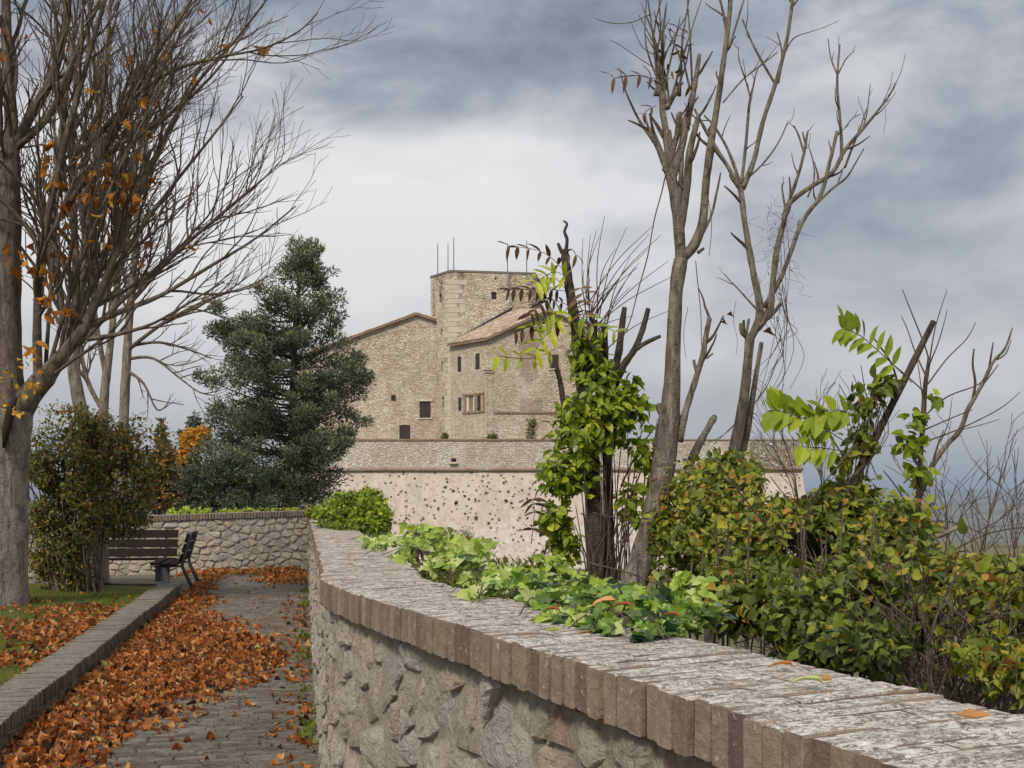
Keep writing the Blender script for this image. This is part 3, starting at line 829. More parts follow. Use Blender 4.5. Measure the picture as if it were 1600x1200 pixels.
# ================================================================== castle
def line_hit(px_, A, B):
    """where the sight line of photo column px_ meets the plan line A-B -> (t along A-B, depth)"""
    k = (px_ - 800) / F; dx, dy = B[0] - A[0], B[1] - A[1]
    t = (k * A[1] - A[0]) / (dx - k * dy); return t, A[1] + dy * t
def plan(px_, Z): return ((px_ - 800) * Z / F, Z)
def hgt(py, Z): return EYE + (HOR - py) * Z / F
ST_A = m_rubble('castle_stone', [(0, (0.462, 0.377, 0.290)), (.3, (0.603, 0.502, 0.391)), (.6, (0.701, 0.596, 0.482)), (.85, (0.789, 0.686, 0.571)), (1, (0.527, 0.377, 0.275))], (0.701, 0.602, 0.492), 2.3)
ST_B = m_rubble('tower_stone', [(0, (0.477, 0.391, 0.303)), (.3, (0.611, 0.509, 0.396)), (.6, (0.723, 0.616, 0.492)), (.9, (0.800, 0.694, 0.571)), (1, (0.518, 0.371, 0.269))], (0.713, 0.612, 0.498), 1.9, .9)
ST_C = m_rubble('wing_stone', [(0, (0.512, 0.431, 0.333)), (.3, (0.628, 0.538, 0.424)), (.6, (0.708, 0.620, 0.500)), (.9, (0.771, 0.680, 0.564)), (1, (0.566, 0.431, 0.320))], (0.708, 0.620, 0.504), 2.5)
QUOIN = m_flat('ashlar', (.62, .545, .435), .9, .1, 1.1, .30)
PATCHM = m_rubble('faded_brick', [(0, (.50, .36, .27)), (.5, (.58, .45, .35)), (1, (.62, .52, .42))], (.62, .53, .43), 4.0)
REDBRICK = m_rubble('red_brick_infill', [(0, (.40, .23, .15)), (.5, (.50, .32, .22)), (1, (.56, .42, .31))], (.55, .44, .34), 5.0)
def m_tiles():
    k = NT('clay_roof_tiles'); v = k.coords(False); n = k.noise(v, 1.6, 5, .65); n2 = k.noise(v, 9, 4, .7)
    c = k.ramp(k.math('ADD', k.math('MULTIPLY', k.attr(), .5), k.math('MULTIPLY', n2, .5)), [(.25, (.30, .20, .14)), (.5, (.50, .375, .285)), (.75, (.64, .53, .43))]); c = k.mix(k.ramp(n, [(.45, 0.0), (.7, .5)]), c, (.50, .44, .38))
    return k.bsdf(c, .9, k.bump(n2, .8, .06), .1)
TILES = m_tiles()
def facet(b, A, B, z0, z1, holes=(), depth=.45, var=.5):
    """upright wall from plan point A to B, rectangular openings (t0,t1,za,zb) with reveals"""
    ux, uy = B[0] - A[0], B[1] - A[1]; L = math.hypot(ux, uy); nx, ny = uy / L, -ux / L     # normal
    if nx * A[0] + ny * A[1] > 0: nx, ny = -nx, -ny
    pt = lambda t, z, d=0: (A[0] + ux * t - nx * d, A[1] + uy * t - ny * d, z)
    ts = sorted({0.0, 1.0, *[h[0] for h in holes], *[h[1] for h in holes]}); zs = sorted({z0, z1, *[h[2] for h in holes], *[h[3] for h in holes]})
    for i in range(len(ts) - 1):
        for j in range(len(zs) - 1):
            tm, zm = (ts[i] + ts[i + 1]) / 2, (zs[j] + zs[j + 1]) / 2
            if any(h[0] < tm < h[1] and h[2] < zm < h[3] for h in holes): continue
            b.add([pt(ts[i], zs[j]), pt(ts[i + 1], zs[j]), pt(ts[i + 1], zs[j + 1]), pt(ts[i], zs[j + 1])], [(0, 1, 2, 3)], var)
    for (t0, t1, za, zb) in holes:
        c = [(t0, za), (t1, za), (t1, zb), (t0, zb)]
        for q in range(4):
            (ta, zA), (tb, zB) = c[q], c[(q + 1) % 4]
            b.add([pt(ta, zA), pt(tb, zB), pt(tb, zB, depth), pt(ta, zA, depth)], [(0, 1, 2, 3)], var)
    return pt
def rect_hole(A, B, x0, y0, x1, y1):
    t0, Z0 = line_hit(x0, A, B); t1, Z1 = line_hit(x1, A, B); Z = (Z0 + Z1) / 2
    return (min(t0, t1), max(t0, t1), hgt(y1, Z), hgt(y0, Z))
def shutter(parent, pt, h, leaves=2, d=.16, name='window', frame=None, sill=False):
    """a shuttered opening: panel boards with battens, set back in the reveal"""
    t0, t1, za, zb = h; b = MB()
    P0 = [Vector(pt(t0, za, d)), Vector(pt(t1, za, d)), Vector(pt(t1, zb, d)), Vector(pt(t0, zb, d))]
    b.add(P0, [(0, 1, 2, 3)]); o = b.obj(name, SHUTTER, parent)
    w = (P0[1] - P0[0]); up = P0[3] - P0[0]; nrm = (Vector(pt(t0, za, 0)) - P0[0]).normalized()
    for k in range(leaves):
        q = MB(); a = P0[0] + w * (k / leaves + .04 / leaves); e = P0[0] + w * ((k + 1) / leaves - .04 / leaves)
        lo, hi = up * .03, up * .97
        f0 = [a + lo, e + lo, e + hi, a + hi]; f1 = [p + nrm * .06 for p in f0]
        q.add(f0 + f1, [(4, 5, 6, 7), (0, 1, 5, 4), (1, 2, 6, 5), (2, 3, 7, 6), (3, 0, 4, 7)], .5)
        for zf in (.2, .8):
            c0 = a + up * (zf - .03) + nrm * .062; c1 = e + up * (zf - .03) + nrm * .062; dz = up * .06
            q.add([c0, c1, c1 + dz, c0 + dz, c0 + nrm * .03, c1 + nrm * .03, c1 + dz + nrm * .03, c0 + dz + nrm * .03], [(4, 5, 6, 7), (0, 1, 5, 4), (2, 3, 7, 6)], .5)
        po = q.obj('shutter', SHUTTER, None); po.parent = o; po.location = -Vector((0, 0, 0))
        # keep in the window's space (windows are children of the castle empty)
        po.data.transform(Matrix.Translation(-wloc(parent)))
    if frame or sill:
        fb = MB(); e = .16
        def bar(ta, tb, z0_, z1_, out=.07):
            v0 = [Vector(pt(ta, z0_, 0)), Vector(pt(tb, z0_, 0)), Vector(pt(tb, z1_, 0)), Vector(pt(ta, z1_, 0))]
            fb.add(v0 + [p + nrm * out for p in v0], [(4, 5, 6, 7), (0, 1, 5, 4), (1, 2, 6, 5), (2, 3, 7, 6), (3, 0, 4, 7)], .8)
        dt = e / max(.01, w.length) * (t1 - t0)
        if frame:
            bar(t0 - dt, t0, za, zb); bar(t1, t1 + dt, za, zb); bar(t0 - dt * 1.4, t1 + dt * 1.4, zb, zb + e, .12)
        bar(t0 - dt * 1.2, t1 + dt * 1.2, za - .14, za, .14)
        fo = fb.obj('surround', frame or QUOIN, None); fo.parent = o; fo.data.transform(Matrix.Translation(-wloc(parent)))
    return o
def slab(name, pts, th, mat, parent, var=.5):
    """thick sheet from a planar-ish polygon"""
    b = MB(); n = len(pts); pts = [Vector(p) for p in pts]
    b.add([p + Vector((0, 0, 0)) for p in pts] + [p - Vector((0, 0, th)) for p in pts],
          [tuple(range(n)), tuple(range(n, 2 * n))[::-1]] + [(i, n + i, n + (i + 1) % n, (i + 1) % n) for i in range(n)], var)
    return b.obj(name, mat, parent)
def tile_rows(name, A, B, C, D, parent, pitch=.34):
    """roof of barrel tiles between eave A-B and top D-C: ridged columns running up the slope"""
    A, B, C, D = map(Vector, (A, B, C, D)); n = max(6, int(max((B - A).length, (C - D).length) / pitch)); b = MB()
    nrm = (B - A).cross(D - A).normalized()
    if nrm.z < 0: nrm = -nrm
    rr = random.Random(3); rows = max(4, int((D - A).length / .45))
    for i in range(n):
        for j in range(rows):
            t0, t1 = i / n, (i + 1) / n; s0, s1 = j / rows, min(1, (j + 1.12) / rows)
            Q = lambda t, s: A.lerp(B, t).lerp(D.lerp(C, t), s)
            tm = (t0 + t1) / 2; l0 = nrm * (.03 + .02 * rr.random()); l1 = nrm * (.005)
            h = nrm * .11
            vs = [Q(t0, s0) + l0, Q(tm - (t1 - t0) * .22, s0) + l0 + h, Q(tm + (t1 - t0) * .22, s0) + l0 + h, Q(t1, s0) + l0, Q(t0, s1) + l1, Q(tm - (t1 - t0) * .2, s1) + l1 + h * .85, Q(tm + (t1 - t0) * .2, s1) + l1 + h * .85, Q(t1, s1) + l1]
            b.add(vs, [(0, 1, 5, 4), (1, 2, 6, 5), (2, 3, 7, 6), (0, 3, 2, 1)], rr.random())
    return b.obj(name, TILES, parent, kind='stuff')

def build_castle():
    N, Lc, Rc = plan(704, 120), plan(673, 123.4), plan(836, 121.4)
    base = hgt(700, 120) - 1.5; TOP = hgt(424, 120)
    cst = thing('castle', 'pale stone castle with square tower and tiled gabled wings on the hill', 'castle', (N[0], N[1], base))
    # ---- tower
    b = MB(); back1 = (Rc[0] + 1.0, Rc[1] + 8.0); back2 = (Lc[0] + .9, Lc[1] + 7.0)
    hl = [rect_hole(N, Lc, *r) for r in ((686, 459, 690, 472), (688.6, 514, 691.4, 525), (689.4, 565, 692, 582), (690.4, 620, 693.6, 637))]
    hr = [rect_hole(N, Rc, 768, 456, 776, 468), rect_hole(N, Rc, 754.5, 465.5, 757, 468.5), rect_hole(N, Rc, 773, 433, 776, 437)]
    ptl = facet(b, N, Lc, base, TOP, hl); ptr = facet(b, N, Rc, base, TOP, hr)
    facet(b, Rc, back1, base, TOP); facet(b, back2, back1, base, TOP); facet(b, Lc, back2, base, TOP)
    tw = b.obj('tower_wall', ST_B, cst)
    for h in hl: shutter(cst, ptl, h, 1, .35, 'window')
    shutter(cst, ptr, hr[0], 1, .3, 'window')
    for h in hr[1:]:
        q = MB(); q.add([ptr(h[0], h[2], .4), ptr(h[1], h[2], .4), ptr(h[1], h[3], .4), ptr(h[0], h[3], .4)], [(0, 1, 2, 3)]); q.obj('putlog_hole', SHUTTER, cst)
    ring = [N, Rc, back1, back2, Lc]; cx = sum(p[0] for p in ring) / 5; cy = sum(p[1] for p in ring) / 5
    grow = lambda p, s: (cx + (p[0] - cx) * s, cy + (p[1] - cy) * s)
    slab('tower_cap', [(*grow(p, 1.015), TOP + .16) for p in ring], .22, m_flat('dark_cap', (.20, .17, .14)), cst)
    # long and short corner stones on the tower's near corner
    rr = random.Random(8); z = base + .2; i = 0
    while z < TOP - 1.2:
        hq = rr.uniform(.45, .7); q = MB()
        for (T, w0) in ((Rc, 1.5 if i % 2 else .8), (Lc, .6 if i % 2 else 1.0)):
            Lf = math.hypot(T[0] - N[0], T[1] - N[1]); pass
        wr = (1.7 if i % 2 else .9) * rr.uniform(.8, 1.1); wl_ = (.6 if i % 2 else 1.1)
        Lr = math.hypot(Rc[0] - N[0], Rc[1] - N[1]); Ll = math.hypot(Lc[0] - N[0], Lc[1] - N[1])
        A0 = ptr(0, z, -.03); A1 = ptr(wr / Lr, z, -.03); A2 = ptl(wl_ / Ll, z, -.03); C0 = (A0[0] * .998, A0[1] - .05, z)
        up = lambda p: (p[0], p[1], z + hq - .04)
        q.add([C0, A1, A2, up(C0), up(A1), up(A2)], [(0, 1, 4, 3), (2, 0, 3, 5), (3, 4, 5), (0, 2, 1)], rr.random())
        q.obj('corner_stone', QUOIN, cst); z += hq; i += 1
    # poles on the tower top
    for (x, y0, Zp) in ((684, 382, 122.6), (700, 383, 121.2), (709, 372, 121.5), (793, 382, 122.0), (823, 377, 122.2)):
        p0 = P(x, HOR, Zp); q = MB(); zt = hgt(y0, Zp)
        q.tube([Vector((p0.x, Zp, TOP - .05)), Vector((p0.x, Zp, zt))], [.06, .045], 6); q.tube([Vector((p0.x, Zp, zt)), Vector((p0.x, Zp, zt + .25))], [.02, .01], 4)
        q.obj('pole', IRONDARK, cst)
    # ---- left wing
    A, B = plan(462, 124.2), plan(681.5, 122.5); zE = hgt(560, 124)
    holes = [rect_hole(A, B, 611, 617.5, 618.5, 626.5), rect_hole(A, B, 655.5, 627, 673, 653), rect_hole(A, B, 624, 664, 641, 690)]
    b = MB(); pt = facet(b, A, B, base, zE, holes)
    tpk, Zpk = line_hit(652, A, B); zpk = hgt(491, Zpk); zl = hgt(553, 124.2); t5, Z5 = line_hit(505, A, B); z5 = hgt(545, Z5); zr = hgt(501, 122.5)
    b.add([pt(0, zE), pt(1, zE), pt(1, zr), pt(tpk, zpk), pt(t5, z5), pt(0, hgt(562, 124.2))], [(0, 1, 2, 3, 4, 5)])
    facet(b, A, (A[0] - 2, A[1] + 12), base, hgt(562, 124.2))
    b.obj('wing_wall', ST_A, cst)
    shutter(cst, pt, holes[0], 1, .3, 'window'); shutter(cst, pt, holes[1], 2, .14, 'window', None, True); shutter(cst, pt, holes[2], 1, .2, 'door')
    # lintel over the big window
    q = MB(); h = holes[1]
    v0 = [Vector(pt(h[0] - .01, h[3], -.1)), Vector(pt(h[1] + .01, h[3], -.1)), Vector(pt(h[1] + .01, h[3] + .22, -.1)), Vector(pt(h[0] - .01, h[3] + .22, -.1))]; v1 = [Vector(pt(h[0] - .01, h[3], 0)), Vector(pt(h[1] + .01, h[3], 0)), Vector(pt(h[1] + .01, h[3] + .22, 0)), Vector(pt(h[0] - .01, h[3] + .22, 0))]
    q.add(v0 + v1, [(0, 1, 2, 3), (0, 1, 5, 4), (2, 3, 7, 6), (1, 2, 6, 5), (0, 3, 7, 4)]); q.obj('lintel', QUOIN, cst)
    bk = Vector((-1.0, 12, 0)); o_ = .45
    pk0 = Vector(pt(tpk, zpk + .10, -o_)); l0 = Vector(pt(t5 - .22, z5 - (zpk - z5) / (tpk - t5) * .22 + .10, -o_)); r0 = Vector(pt(1.0, zr + .10, -o_))
    slab('roof', [l0, pk0, pk0 + bk, l0 + bk], .22, REDBRICK, cst); slab('roof', [pk0, r0, r0 + bk, pk0 + bk], .22, REDBRICK, cst)
    up = Vector((0, 0, .03)); tile_rows('roof_tiles', l0 + bk + up, l0 + up, pk0 + up, pk0 + bk + up, cst); tile_rows('roof_tiles', r0 + up, r0 + bk + up, pk0 + bk + up, pk0 + up, cst)
    # ---- right wing: side wall under the eave, then the wide front
    C = plan(762, 115.5); Ne = plan(704.5, 119.9); E = plan(930, 115.5); eb = (E[0] + 1.5, E[1] + 10)
    zeC = hgt(531, 115.5); zeN = hgt(541, 119.9); ze = min(zeC, zeN)
    h1 = [rect_hole(C, Ne, *r) for r in ((714.6, 557, 720.6, 581), (742.6, 552, 749.5, 577), (715.7, 621, 721, 642), (745, 618, 751, 642), (727.5, 619, 741.5, 643))]
    b = MB(); p1 = facet(b, C, Ne, base, ze, h1)
    b.add([p1(0, ze), p1(1, ze), p1(1, zeN), p1(0, zeC)], [(0, 1, 2, 3)])
    h2 = [rect_hole(C, E, 859, 554, 873, 576)]
    p2 = facet(b, C, E, base, ze, h2)
    t85, _ = line_hit(858, C, E); zp = hgt(486, 115.5)
    b.add([p2(0, ze), p2(1, ze), p2(1, hgt(515, 115.5)), p2(t85, zp), p2(0, zeC)], [(0, 1, 2, 3, 4)])
    facet(b, E, eb, base, hgt(515, 115.5))
    b.obj('wing_wall', ST_C, cst)
    for h in h1[:4]: shutter(cst, p1, h, 1, .12, 'window', None, False)
    shutter(cst, p2, h2[0], 2, .12, 'window', None, True)
    # blocked window with its brick surround and pale jambs
    h = h1[4]; q = MB(); q.add([p1(h[0], h[2], .18), p1(h[1], h[2], .18), p1(h[1], h[3], .18), p1(h[0], h[3], .18)], [(0, 1, 2, 3)]); q.obj('blocked_window', REDBRICK, cst)
    def strip(nm, mat, pt_, t0, t1, z0, z1, out=.06):
        q = MB(); v = [Vector(pt_(t0, z0, 0)), Vector(pt_(t1, z0, 0)), Vector(pt_(t1, z1, 0)), Vector(pt_(t0, z1, 0))]; w = [Vector(pt_(t0, z0, -out)), Vector(pt_(t1, z0, -out)), Vector(pt_(t1, z1, -out)), Vector(pt_(t0, z1, -out))]
        q.add(v + w, [(4, 5, 6, 7), (0, 1, 5, 4), (1, 2, 6, 5), (2, 3, 7, 6), (3, 0, 4, 7)], R.random()); return q.obj(nm, mat, cst)
    for (x0, x1) in ((724.5, 727.5), (741.5, 744.5), (754.5, 757)):
        r = rect_hole(C, Ne, x0, 617, x1, 643); strip('jamb', REDBRICK, p1, *r)
    for (x0, x1) in ((728.5, 731), (738.5, 741)):
        r = rect_hole(C, Ne, x0, 619.5, x1, 642); strip('pilaster', m_flat('pale_plaster', (.74, .69, .60)) if x0 < 730 else bpy.data.materials['pale_plaster'], lambda t, z, d=0: p1(t, z, .18 + d), *r, .1)
    r = rect_hole(C, Ne, 723, 614.5, 757, 617); strip('lintel', REDBRICK, p1, *r, .1)
    r = rect_hole(C, Ne, 723, 643, 758, 645.5); strip('sill', REDBRICK, p1, *r, .12)
    # string course and corner pier with moulded cap
    r = rect_hole(C, E, 772, 643, 905, 646); strip('string_course', REDBRICK, p2, *r, .14)
    for (nm, x0, x1, y0, y1, o2) in (('corner_pier', 762, 770, 583, 692, .07), ('pier_cap', 761.5, 772, 576, 578.5, .30), ('pier_cap', 761.5, 771, 578.5, 583, .18)):
        r = rect_hole(C, E, x0, y0, x1, y1); strip(nm, ST_C, p2, max(0, r[0]), *r[1:], o2)
        r = rect_hole(C, Ne, 758.5 if 'pier' == nm[-4:] else 757.5, y0, 762.2, y1); strip(nm, ST_C, p1, max(0, r[0]), *r[1:], o2)
    # brick repairs let into the front
    def patch(pts):
        q = MB(); w = []
        for (x, y) in pts:
            t, Z = line_hit(x, C, E); w.append(p2(t, hgt(y, Z), -.035))
        q.add(w, [tuple(range(len(w)))]); q.obj('brick_patch', PATCHM, cst)
    patch([(815, 520), (838, 510), (841, 540), (838, 562), (842, 590), (826, 597), (812, 586), (816, 560), (809, 540)])
    patch([(812, 624), (828, 622), (830, 630), (836, 624), (848, 625), (847, 641), (830, 642), (813, 641)])
    # roof: one plane through the eave and the gable verge, meeting the tower
    a = Vector(p1(1.03, zeN + .12, -.5)); c = Vector(p2(-.012, zeC + .10, -.5)); pk = Vector(p2(t85, zp + .12, -.5))
    nrm = (c - a).cross(pk - a); zz = lambda x, y: a.z - (nrm.x * (x - a.x) + nrm.y * (y - a.y)) / nrm.z
    tD, ZD = line_hit(800, N, Rc); D = (N[0] + (Rc[0] - N[0]) * tD, ZD + .3); Dv = Vector((D[0], D[1], zz(*D)))
    slab('roof', [a, c, pk, Dv], .22, REDBRICK, cst); tile_rows('roof_tiles', c + up, a + up, Dv + up, pk + up, cst)
    rg = Vector(p2(1.02, hgt(516, 115.5) + .1, -.5)); slab('roof', [pk, rg, rg + Vector((-3, 8, 0)), Dv], .22, TILES, cst)
    q = MB(); q.tube([Vector(ptr(.03, zz(*N) + .1, -.12)), Vector((D[0], D[1] - .45, Dv.z + .22))], [.14, .14], 5); q.obj('flashing', SHUTTER, cst)
    return cst
build_castle()

# ================================================================== bastion
def build_bastion():
    Zt, Zb = 108.0, 103.5; zc, zk, z0 = hgt(688, Zt), hgt(733, Zt), -7.5
    bs = thing('bastion_wall', 'high sloping bastion wall of pale stone and pink brick below the castle', 'wall', (0, Zt, z0))
    x0, x1 = plan(440, Zt)[0], plan(1253, Zt)[0]
    par = m_rubble('parapet_stone', [(0, (.50, .44, .36)), (.3, (.64, .585, .49)), (.7, (.73, .68, .59)), (1, (.78, .74, .66))], (.70, .65, .56), 2.6)
    k = NT('bastion_masonry'); v = k.coords(False); z = k.sepz(v, 2); big = k.noise(v, .22, 5, .6); f = k.noise(v, 2.2, 6, .7); c = k.noise(k.scale(v, (3, 3, 9)), 1.0, 4, .7)
    pink = k.mix(k.ramp(k.noise(k.scale(v, (0.792, 0.765, 0.207)), 1.0, 6, .7, .5), [(.35, 0.0), (.65, .75)]), k.ramp(c, [(.3, (0.466, 0.365, 0.303)), (.5, (0.546, 0.442, 0.373)), (.7, (0.607, 0.518, 0.448))]), (0.616, 0.540, 0.473)); pale = k.ramp(f, [(.3, (.24, .20, .165)), (.45, (.50, .45, .39)), (.7, (.64, .59, .53))])
    pink = k.mix(k.ramp(f, [(.32, .8), (.50, 0.0)]), pink, k.mix(1.0, pink, (.62, .58, .54), 'MULTIPLY'))
    pink = k.mix(k.ramp(k.noise(k.scale(v, (.7, .7, .07), (3, 1, 2)), 1.0, 5, .6), [(.50, 0.0), (.64, .45)]), pink, (.38, .33, .28))
    hh = k.math('ADD', k.math('MULTIPLY', z, .115), k.math('MULTIPLY', big, .7)); col = k.mix(k.ramp(hh, [(.98, 0.0), (1.18, 1.0)]), pale, pink)
    hol = k.vor(k.scale(v, (1.5, 1.5, 1.7)), 1.0); hm = k.noise(v, .6, 3, .5)
    holes = k.math('MULTIPLY', k.ramp(hol, [(.14, .9), (.26, 0.0)]), k.ramp(hm, [(.36, 0.0), (.46, 1.0)]))
    col = k.mix(k.math('MULTIPLY', holes, k.ramp(hh, [(1.0, 1.0), (1.25, .12)])), col, (.10, .085, .07))
    BM = k.bsdf(col, .95, k.bump(k.math('SUBTRACT', f, holes), .8, .12), .1)
    b = MB(); n = 60
    rt = plan(1265, Zb)[0]
    for i in range(n):                                                  # battered face, subdivided so that it is not dead flat
        for j in range(8):
            def q(ii, jj):
                s = ii / n; t = jj / 8; xr = x1 + (rt + 1.2 - x1) * t; wv = .10 * noise.noise(Vector((s * 40, t * 6, 0)))
                return (x0 + (xr - x0) * s, Zt + .25 + (Zb - Zt) * t + wv, zk + (z0 - zk) * t)
            b.add([q(i, j), q(i + 1, j), q(i + 1, j + 1), q(i, j + 1)], [(0, 3, 2, 1)])
    b.add([(x1, Zt + .25, zk), (rt + 1.2, Zb + .25, z0), (rt + 3, Zt + 30, z0), (x1 + 1, Zt + 30, zk)], [(0, 1, 2, 3)])
    b.obj('battered_face', BM, bs, True)
    b = MB(); facet(b, (x0, Zt), (x1, Zt), zk, zc, [rect_hole((x0, Zt), (x1, Zt), 705, 716, 713, 722)], .6); facet(b, (x1, Zt), (x1 + 1, Zt + 30), zk, zc)
    b.obj('parapet', par, bs)
    b = MB(); r = rect_hole((x0, Zt), (x1, Zt), 702, 722, 715, 724.5); xa = x0 + (x1 - x0) * r[0]; xb = x0 + (x1 - x0) * r[1]
    b.box(((xa + xb) / 2, Zt - .2, r[2] + .08), (xb - xa, .5, .18)); b.obj('spout_ledge', QUOIN, bs)
    b = MB(); b.tube([Vector((x0, Zt + .0, zk)), Vector((x1, Zt, zk)), Vector((x1 + 1.0, Zt + 30, zk))], [.22, .22, .22], 10); b.obj('cordon', REDBRICK if False else m_rubble('cordon_brick', [(0, (.52, .38, .30)), (1, (.62, .50, .42))], (.6, .5, .42), 4), bs, True)
    b = MB(); xm = plan(1010, Zt)[0]; b.box(((x0 + xm) / 2, Zt + .25, zc + .06), (xm - x0, .75, .16)); b.obj('brick_coping', bpy.data.materials['red_brick_infill'], bs)
    b = MB(); b.box(((xm + x1) / 2 + .06, Zt + .28, zc + .07), (x1 - xm + .1, .75, .14)); b.obj('stone_coping', m_flat('grey_coping', (.30, .26, .21), nz=3), bs)
    # terrace behind the parapet
    o = MB(); o.add([(x0, Zt + .6, zc - .4), (x1, Zt + .6, zc - .4), (x1 + 1, Zt + 45, zc - .4), (x0, Zt + 45, zc - .4)], [(0, 1, 2, 3)])
    struct(o.obj('terrace', m_flat('terrace_soil', (.26, .22, .15), nz=1.5)))
    # rough grey stonework and plaster remains at the right-hand end
    for (pts, mt) in (([(1172, 690), (1250, 689), (1252, 731), (1240, 727), (1222, 731), (1200, 729), (1186, 731), (1172, 727)], m_rubble('bare_stone', [(0, (.30, .26, .20)), (.5, (.48, .44, .36)), (1, (.66, .62, .54))], (.16, .13, .10), 2.4)),):
        q = MB(); w = []
        for (x, y) in pts:
            t, Z = line_hit(x, (x0, Zt), (x1, Zt)); w.append((x0 + (x1 - x0) * t, Zt - .05, hgt(y, Zt)))
        q.add(w, [tuple(range(len(w)))]); q.obj('bare_masonry', mt, bs)
    return (x0, x1, Zt, Zb, zk, z0)
BX = build_bastion()

# tufts rooted in the bastion joints
def build_tufts():
    rng = random.Random(71); x0, x1, Zt, Zb, zk, z0 = BX
    pal = []
    for i in range(5):
        b = MB(); rr = random.Random(i)
        for q in range(90):
            d = (rv(rr) + Vector((0, -.3, -.2))).normalized(); p = rv(rr) * .30 * rr.random(); l = rr.uniform(.08, .24)
            x = d.orthogonal().normalized() * .035
            b.add([p - x, p + x, p + d * l * .6 + x * 1.4, p + d * l, p + d * l * .6 - x * 1.4], [(0, 1, 2, 3, 4)], rr.random())
        pal.append(b.mesh('wall_tuft', BUSHDK))
    n = 0
    spots = []
    while n < 110:
        px_ = rng.uniform(596, 870); py = rng.gauss(800, 34)
        if not 742 < py < 872: continue
        t = (hgt(py, 106) - zk) / (z0 - zk)
        if t < 0: continue
        Z = Zt + .25 + (Zb - Zt) * t; p = P(px_, py, Z - .05)
        o = bpy.data.objects.new('wall_tuft', rng.choice(pal)); put(o); o.location = p; s = rng.choice([.3, .3, .35, .4, .45, .5, .6, .95]) * rng.uniform(.6, 1.1); o.scale = (s, s, s); o.rotation_euler = (0, rng.uniform(0, 6.28), 0)
        tag(o, 'small dark tuft growing out of the sloping pink bastion wall', 'plant', 'tufts growing on the bastion wall'); n += 1
BUSHDK = m_leaf('dry_dark_leaf', [(0, (.06, .05, .04)), (.6, (.13, .11, .08)), (1, (.20, .175, .115))], .2, .7, .1)
build_tufts()

# ================================================================== vegetation tools
def grow(mb, p, d, L, r, lvl, cfg, tips, rng):
    n = max(3, int(L / cfg['seg'])); pts = [p.copy()]; d = d.normalized()
    for i in range(n):
        d = (d + rv(rng) * cfg['jit'] + Vector((0, 0, cfg['up'])) + cfg.get('pull', Vector((0, 0, 0)))).normalized()
        pts.append(pts[-1] + d * (L / n))
    r1 = max(cfg['rmin'], r * .35)
    rad = [max(cfg['rmin'], r + (r1 - r) * i / n) for i in range(n + 1)]
    mb.tube(pts, rad, 6 if r > .03 else (4 if r > .007 else 3), .5, r > .02)
    spawn(mb, pts, rad, L, lvl, cfg, tips, rng)
def spawn(mb, pts, rad, L, lvl, cfg, tips, rng, lo=.18):
    if lvl >= cfg['levels']:
        tips.append((pts[-1], (pts[-1] - pts[-2]).normalized())); return
    nk = cfg['kids'][min(lvl, len(cfg['kids']) - 1)]
    nk = max(1, int(nk * L / cfg['ref'][min(lvl, len(cfg['ref']) - 1)] + rng.random()))
    for k in range(nk):
        t = lo + (1 - lo) * (k + rng.random()) / nk; f = t * (len(pts) - 1); i = min(int(f), len(pts) - 2)
        q = pts[i].lerp(pts[i + 1], f - i); dd = (pts[i + 1] - pts[i]).normalized(); rr_ = rad[i]
        a = math.radians(rng.uniform(*cfg['ang'])); ax = dd.cross(rv(rng)); ax = ax.normalized() if ax.length > 1e-4 else dd.orthogonal()
        nd = Matrix.Rotation(a, 3, ax) @ dd
        nd = (nd + cfg.get('bias', Vector((0, 0, 0)))).normalized()
        cl = L * rng.uniform(.34, .62) * (1.05 - .45 * t)
        cl = min(cl, cfg.get('maxl', 9))
        if cl < cfg.get('minl', .12): continue
        grow(mb, q, nd, cl, max(cfg['rmin'], min(rr_ * .62, .012 + cl * .011)), lvl + 1, cfg, tips, rng)
RS = [1.0]                                                 # slimness of the limbs being drawn
def limb(mb, px, Z, sides=8, n=4, wob=0.0, dz=0.0, rng=R, knob=0.0):
    """px: (x, y, half width in px[, depth offset m]) -> world polyline and radii"""
    pts = [P(q[0], q[1], Z + (q[3] if len(q) > 3 else dz * i)) for i, q in enumerate(px)]
    rad = [q[2] * RS[0] * (Z + (q[3] if len(q) > 3 else 0)) / F for q in px]
    pp = catmull(pts, n); rr_ = []
    for i in range(len(px) - 1):
        for k in range(n): rr_.append((rad[i] + (rad[i + 1] - rad[i]) * k / n) * (1 + rng.uniform(-knob, knob)))
    rr_.append(rad[-1])
    mb.tube(pp, rr_, sides, .5, True, wob, rng); return pp, rr_
def root(mb, p, r):
    """carry a stem down to the ground it grows from"""
    g = ground_h(p.x, p.y)
    if p.z > g: mb.tube([Vector((p.x - .02, p.y, g - .15)), p.lerp(Vector((p.x, p.y, g)), .5), p + Vector((0, 0, .02))], [r * 1.25, r * 1.08, r], 8)
def blob_points(blobs, n, rng, shell=.55, gap=0.0, gs=2.5, seed=0.0):
    """points in a union of ellipsoids (centre, radii), denser near the skin, broken up by noise"""
    vol = [b[1].x * b[1].z + b[1].x * b[1].y for b in blobs]; tot = sum(vol); out = []
    guard = 0
    while len(out) < n and guard < n * 30:
        guard += 1
        x = rng.random() * tot; i = 0
        while x > vol[i] and i < len(vol) - 1: x -= vol[i]; i += 1
        c, r = blobs[i][0], blobs[i][1]
        d = rv(rng); t = (shell + (1 - shell) * rng.random()) if rng.random() < .8 else rng.random()
        bump_ = 1 + .30 * noise.noise(d * 2.2 + c * 1.7) + .15 * noise.noise(d * 6 + c)
        q = Vector((d.x * r.x, d.y * r.y, d.z * r.z)) * (t * bump_); p = c + q
        if gap and noise.noise(p * gs + Vector((seed, 0, 0))) < gap - .5 + .0: continue
        out.append((p, d, t))
    return out
